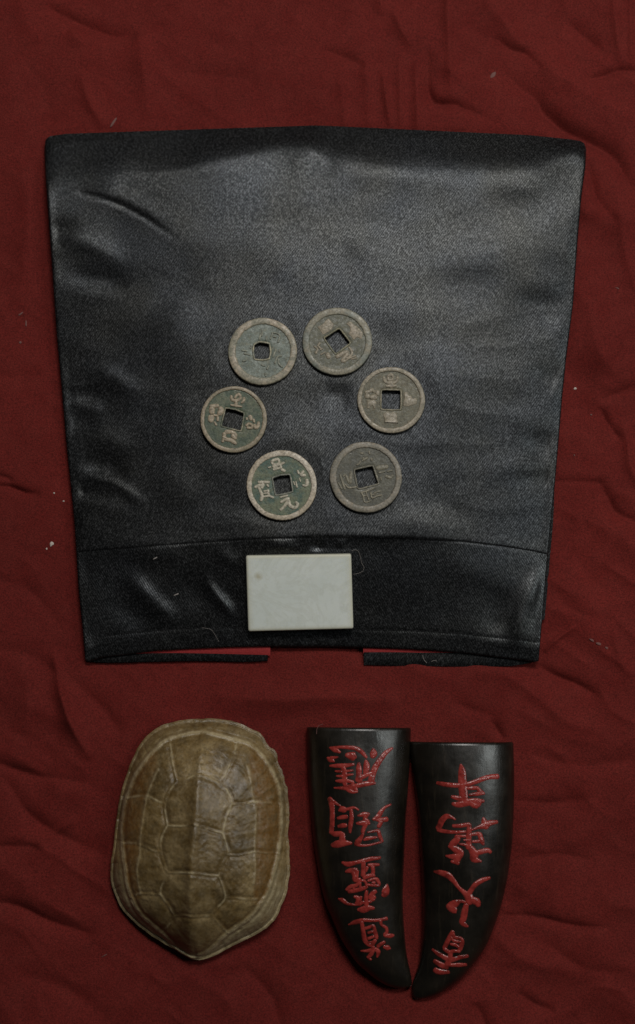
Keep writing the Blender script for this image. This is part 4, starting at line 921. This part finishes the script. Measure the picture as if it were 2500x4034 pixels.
CH_L = [
 (L1, [[(385,345,14),(500,338,22),(620,342,30),(720,355,36),(800,400,36),(865,475,20)],[(385,345,16),(450,370,42),(520,405,22)],[(355,475,16),(400,500,46),(445,525,16)],[(400,480,32),(495,468,14)],[(600,440,32),(660,450,62),(700,460,72),(725,465,32)],
  [(390,580,18),(500,580,36),(600,575,32),(700,560,22)],[(560,600,40),(580,700,42),(580,780,42),(590,840,30)],[(460,650,16),(540,655,26)],[(475,712,14),(550,715,26)],[(465,775,14),(520,778,32),(600,775,32),(690,790,26)],
  [(445,865,14),(560,868,28),(640,870,46),(700,860,50),(745,920,14)],[(620,890,32),(680,915,32),(740,920,12)],[(590,650,22),(690,640,16)],[(600,700,22),(690,690,14)],[(600,840,22),(640,840,22),(680,820,22),(690,790,22)],
  [(765,545,26),(765,620,46),(765,700,44),(765,770,60)],[(855,510,22),(865,570,50),(860,640,48),(845,690,32)],[(770,740,32),(820,720,38),(870,695,32),(940,670,32)],
  [(1200,350,18),(1120,405,36),(1050,490,42),(990,580,48),(945,680,50),(920,800,52)],[(640,855,32),(750,835,38),(880,808,42),(975,805,22)],[(950,360,22),(955,420,60),(940,465,40)]]),
 (L1, [[(385,1000,38),(410,1060,46),(420,1150,38),(420,1280,38),(410,1420,38)],[(400,1020,32),(460,1060,26),(530,1105,14)],[(390,1435,26),(450,1460,42),(540,1460,42)],[(550,1460,42),(550,1570,52)],[(415,1610,32),(480,1595,58),(570,1580,52),(670,1582,22)],
  [(505,1160,16),(545,1145,52),(590,1150,42)],[(490,1260,22),(550,1245,34),(610,1240,32)],[(500,1365,26),(550,1355,38),(600,1350,32)],[(560,1145,22),(620,1140,24),(700,1120,20),(760,1150,16)],[(665,1150,26),(670,1250,36),(655,1350,36),(650,1445,20)],
  [(750,1225,14),(830,1210,40),(900,1205,22)],[(880,1215,26),(840,1260,32),(870,1300,40),(900,1330,22)],[(735,1325,18),(820,1320,42),(890,1310,32)],[(860,1330,32),(830,1390,32),(815,1430,32),(820,1460,22)],
  [(1180,1080,16),(1100,1120,22),(1050,1180,38),(1010,1240,38),(950,1275,22)],[(960,1270,16),(1040,1280,38),(1130,1270,40)],[(1060,1300,32),(1020,1370,32)],[(880,1440,16),(1020,1415,26)],[(1020,1420,26),(1040,1500,32),(1070,1560,22)],
  [(820,1460,22),(780,1530,38),(740,1580,50),(720,1590,32)],[(720,1590,32),(800,1610,22),(900,1605,16),(1060,1565,16)],[(830,1540,18),(880,1520,32),(1000,1505,16)]]),
 (L2, [[(340,165,22),(420,190,44),(540,165,32),(640,140,36),(740,115,36),(870,100,26)],[(635,150,36),(635,250,40),(630,350,40)],[(390,295,22),(450,280,44),(540,270,40)],[(480,290,44),(510,350,36),(520,410,40),(590,400,32)],[(545,285,36),(545,380,22)],
  [(700,200,22),(750,200,32),(850,195,22)],[(690,230,26),(670,290,18)],[(760,220,36),(770,290,32),(760,340,32)],[(640,380,36),(720,350,36),(790,345,22)],[(400,545,26),(460,500,36),(540,480,32),(600,420,22),(660,430,22),(680,490,22)],[(430,570,32),(540,550,36),(640,520,34),(690,500,22)],
  [(500,500,22),(500,560,18)],[(590,450,22),(590,540,18)],[(700,420,22),(800,390,26),(830,410,32),(850,480,26),(740,480,22),(700,470,22)],[(760,440,24),(790,450,30)],[(965,470,16),(950,540,60),(930,600,60),(900,625,30)],
  [(290,670,16),(350,690,40),(410,735,28),(500,750,18),(560,750,18)],[(510,640,26),(560,660,36),(560,730,40),(600,740,30)],[(680,560,26),(670,660,36),(680,780,44)],[(800,560,40),(750,610,40),(720,660,40)],[(790,640,36),(740,690,30),(790,680,16)],[(530,735,30),(640,720,30),(740,710,22)],[(600,640,26),(590,700,22)],
  [(560,820,26),(640,815,60),(720,795,44),(780,800,26)]]),
 (L2, [[(430,1025,14),(530,990,40),(640,965,32),(760,970,28),(870,960,26),(960,940,32)],[(610,990,32),(630,1100,36),(650,1220,40),(690,1290,36),(750,1320,30)],[(660,1080,26),(720,1060,26),(770,1040,26),(790,1100,32),(810,1180,36),(820,1220,26)],[(800,1240,30),(760,1300,36)],
  [(700,1140,22),(770,1120,22)],[(700,1220,26),(780,1190,22)],[(690,1280,22),(780,1260,18)],[(870,970,28),(890,1030,26),(950,1070,28),(960,1130,28),(930,1170,32),(1000,1180,38),(1050,1175,28)],
  [(600,1390,14),(680,1390,26),(780,1370,36)],[(770,1330,30),(760,1400,36),(720,1460,36),(690,1480,22)],[(690,1480,18),(740,1510,22)],[(830,1330,30),(870,1300,30),(930,1265,26)],[(790,1360,30),(840,1400,40),(825,1475,16)],[(920,1335,30),(970,1345,44),(1010,1360,16)]]),
]
CH_R = [
 (R1, [[(720,420,16),(735,500,54),(740,600,64),(745,700,66),(755,800,66),(770,890,50)],[(420,655,26),(520,675,36),(620,685,36),(740,685,36),(850,660,36),(960,620,38),(1080,580,38),(1190,575,42)],[(800,725,22),(880,720,32),(940,720,26)],[(930,720,26),(970,765,38),(1010,785,22)],[(1020,790,18),(930,795,32),(830,810,22)],
  [(605,830,26),(660,845,36),(740,860,42)],[(615,920,26),(690,930,46),(780,910,52),(880,890,56),(1010,885,26)],[(960,890,40),(940,930,40),(910,965,26)],[(840,910,40),(900,940,50)]]),
 (R1, [[(650,1120,14),(600,1090,28),(540,1080,42),(490,1120,46),(460,1180,46),(435,1240,42)],[(430,1250,32),(520,1270,30),(640,1280,26),(780,1275,22)],[(620,1200,26),(700,1200,32),(830,1180,32)],[(830,1180,32),(825,1280,42),(820,1400,42),(825,1480,50)],
  [(860,1250,18),(940,1220,26),(1020,1195,50),(1100,1160,42),(1180,1150,28)],[(1005,1095,16),(1020,1150,50),(1040,1220,50)],[(660,1330,32),(680,1360,46),(620,1430,56),(570,1465,22)],[(660,1330,22),(780,1330,22)],[(590,1470,32),(660,1500,56),(720,1540,50),(690,1600,50),(650,1660,50)],[(530,1580,14),(610,1590,40),(700,1580,40)],[(600,1650,22),(690,1670,32)],
  [(840,1310,22),(950,1300,32),(970,1340,40),(990,1400,38),(1010,1440,18)],[(870,1400,22),(960,1395,26)],[(700,1430,16),(780,1440,26),(830,1470,40)],[(760,1380,16),(830,1380,16)],[(850,1480,50),(890,1560,64),(890,1620,56),(980,1650,16)],[(910,1550,40),(1000,1520,40),(1060,1510,40),(1100,1535,26)]]),
 (R2, [[(380,170,16),(470,185,42),(560,220,50),(630,290,38),(700,380,28),(780,450,44),(830,510,70),(830,570,50)],[(1090,250,22),(990,280,38),(900,340,38),(850,410,38),(810,470,50)],[(780,560,22),(720,545,26),(660,570,56),(600,610,70),(640,670,50),(655,690,18)],[(555,600,40),(600,630,60)],[(860,530,50),(920,550,60),(945,600,38)],[(790,590,38),(770,680,50),(755,760,50),(735,810,44),(780,850,32),(810,865,16)]]),
 (R2, [[(620,930,30),(580,1000,36),(540,1080,36),(510,1140,32)],[(620,960,30),(640,1000,26),(720,1020,28),(740,1070,32),(715,1140,36),(690,1190,26)],[(600,1000,18),(620,1040,22),(690,1060,22),(720,1060,18)],[(590,1090,22),(650,1100,26),(700,1130,22)],[(510,1150,32),(570,1190,32),(630,1180,28),(700,1180,22)],
  [(360,1155,18),(430,1210,32),(500,1250,36),(560,1280,42)],[(810,1240,26),(720,1255,32),(640,1280,36),(570,1300,44)],[(590,1200,36),(580,1280,40),(550,1340,44),(530,1390,40)],[(385,1300,32),(440,1335,40),(500,1370,44),(540,1390,26)],[(570,1355,26),(680,1355,32),(790,1350,26)],[(390,1415,40),(450,1440,44),(570,1445,26)]]),
]
build_horn('black lacquered horn with dense red carved characters, beside the turtle shell', HL_L, HL_R, 0.33, CH_L)
build_horn('black lacquered horn with sparser red characters, on the side away from the shell', HR_L, HR_R, 0.33, CH_R)

# ------------------------------------------------------------------ lint and stray hairs
def surf_z(px, py, where):
    if where == 'bag': return float(bag_h(np.array([float(px)]), np.array([float(py)]))[0])
    if where == 'tile': return 8 * MM
    return cloth_z(px, py)
def fleck(pts, label, mat, where='cloth', name='lint_fleck', th=0.25):
    cpx, cpy = np.mean(pts, 0); z = surf_z(cpx, cpy, where)
    c = catmull(pts, 3, closed=True); n = len(c); x, y = P(c[:, 0], c[:, 1], z); cx, cy = float(x.mean()), float(y.mean())
    q = np.stack([x - cx, y - cy], -1); V = []
    for s, h in ((0.9, -0.15), (1.0, 0.05), (0.8, th * 0.8), (0.4, th)): V.append(np.column_stack([q * s, np.full(n, h * MM) + 0.00003 * rng.standard_normal(n)]))
    V = np.concatenate(V); F = []
    for r in range(3):
        for k in range(n): k2 = (k + 1) % n; F.append((r * n + k, r * n + k2, (r + 1) * n + k2, (r + 1) * n + k))
    F.append(tuple(3 * n + k for k in range(n))); F.append(tuple(range(n))[::-1])
    o = mesh_obj(name, V, F, mat); o.location = (cx, cy, z); tag(o, label, 'lint', 'specks of lint'); return o
def ell(cx, cy, a, b, ang=0, n=8):
    t = np.linspace(0, 2 * math.pi, n, endpoint=False); r = 1 + 0.18 * rng.standard_normal(n) * 0.8; ca, sa = math.cos(ang), math.sin(ang)
    return [(cx + r_ * (a * math.cos(q) * ca - b * math.sin(q) * sa), cy + r_ * (a * math.cos(q) * sa + b * math.sin(q) * ca)) for q, r_ in zip(t, r)]
def hair(pts, r, label, mat, where, lift=0.25):
    c = catmull(pts, 8); q = []
    for a, b in c:
        z = surf_z(a, b, where) + lift * MM; x, y = P(a, b, z); q.append((float(x), float(y), z))
    q = np.array(q); o0 = q.mean(0); vv, ff = tube('', q - o0, r * MM, None, sides=6)
    o = mesh_obj('stray_hair', np.array(vv), ff, mat); o.location = o0; tag(o, label, 'thread', 'stray hairs and threads'); return o
fleck([(197,2150),(196,2140),(203,2133),(211,2138),(212,2145),(205,2149),(199,2155)], 'largest white fleck on the cloth left of the pouch hem', M_LINT)
fleck(ell(184, 2162, 3.5, 4.5), 'tiny fleck just below the largest white fleck', M_LINT)
fleck(ell(213, 1943, 4, 4), 'upper of two tiny pale dots left of the pouch', M_LINT)
fleck(ell(250, 1974, 4, 3.5), 'lower of two tiny pale dots, close to the left pouch edge', M_LINT)
fleck(ell(82, 1237, 11, 3.5, -0.6), 'faint slanted lint streak near the left picture edge', M_PINK)
fleck(ell(103, 1274, 3, 13, 0.05), 'faint upright lint streak below the slanted one at left', M_PINK)
fleck(ell(80, 1350, 5, 5), 'faint round lint spot left of the pouch', M_PINK)
fleck(ell(446, 484, 5, 24, 0.6), 'pale slanted lint streak just above the pouch top edge', M_PINK)
fleck(ell(1940, 298, 9, 20, 0.6), 'faint dusty smudge on the cloth above the pouch, right side', M_PINK)
fleck(ell(2265, 1531, 6, 5), 'pale dot on the cloth close to the right pouch edge', M_LINT)
fleck(ell(2327, 1634, 5, 4), 'faint dot right of the pouch, below the pale dot', M_PINK)
fleck(ell(2261, 1794, 3.5, 3.5), 'tiny dot near the right pouch edge, level with the lowest coins', M_PINK)
fleck(ell(2430, 1136, 9, 3, 0.4), 'small pale lint bit near the right picture edge', M_PINK)
fleck(ell(2330, 2522, 11, 4, 0.5), 'upper lint bit of the cluster right of the pouch bottom corner', M_PINK)
fleck(ell(2356, 2536, 10, 5, 0.2), 'middle lint bit of the cluster right of the pouch bottom corner', M_PINK)
fleck(ell(2388, 2552, 7, 4, 0.6), 'lowest lint bit of the cluster right of the pouch bottom corner', M_PINK)
fleck(ell(613, 2198, 13, 2.5, -0.5), 'small lint bit on the hem band, upper left', M_HAIR, 'bag', th=0.15)
fleck(ell(694, 2342, 10, 2.5, -0.4), 'small lint bit in the middle of the left hem band', M_HAIR, 'bag', th=0.15)
fleck(ell(413, 3762, 14, 2, -0.5), 'short pale hair bit on the cloth left of the shell tip', M_PINK)
hair([(1384,2170),(1398,2166),(1412,2174),(1420,2200),(1425,2220),(1433,2235),(1429,2248),(1420,2255),(1405,2260),(1392,2262)], 0.05, 'fine white thread curling beside the white tile', M_HAIR, 'bag')
hair([(795,2472),(830,2480),(848,2503),(862,2528)], 0.045, 'thin curved hair crossing the hem left of the tile', M_HAIR, 'bag')
hair([(1271,2852),(1256,2858),(1248,2872),(1246,2892)], 0.08, 'short pale hair at the top corner of the horn beside the shell', M_PINK, 'tile', 0.0)
hair([(1664,2580),(1668,2596),(1680,2612)], 0.07, 'tiny frayed thread at the lower right pouch opening', M_HAIR, 'cloth', 1.6)
hair([(1698,2606),(1708,2602),(1720,2604)], 0.07, 'tiny flat thread end at the lower right pouch opening', M_HAIR, 'cloth', 1.6)
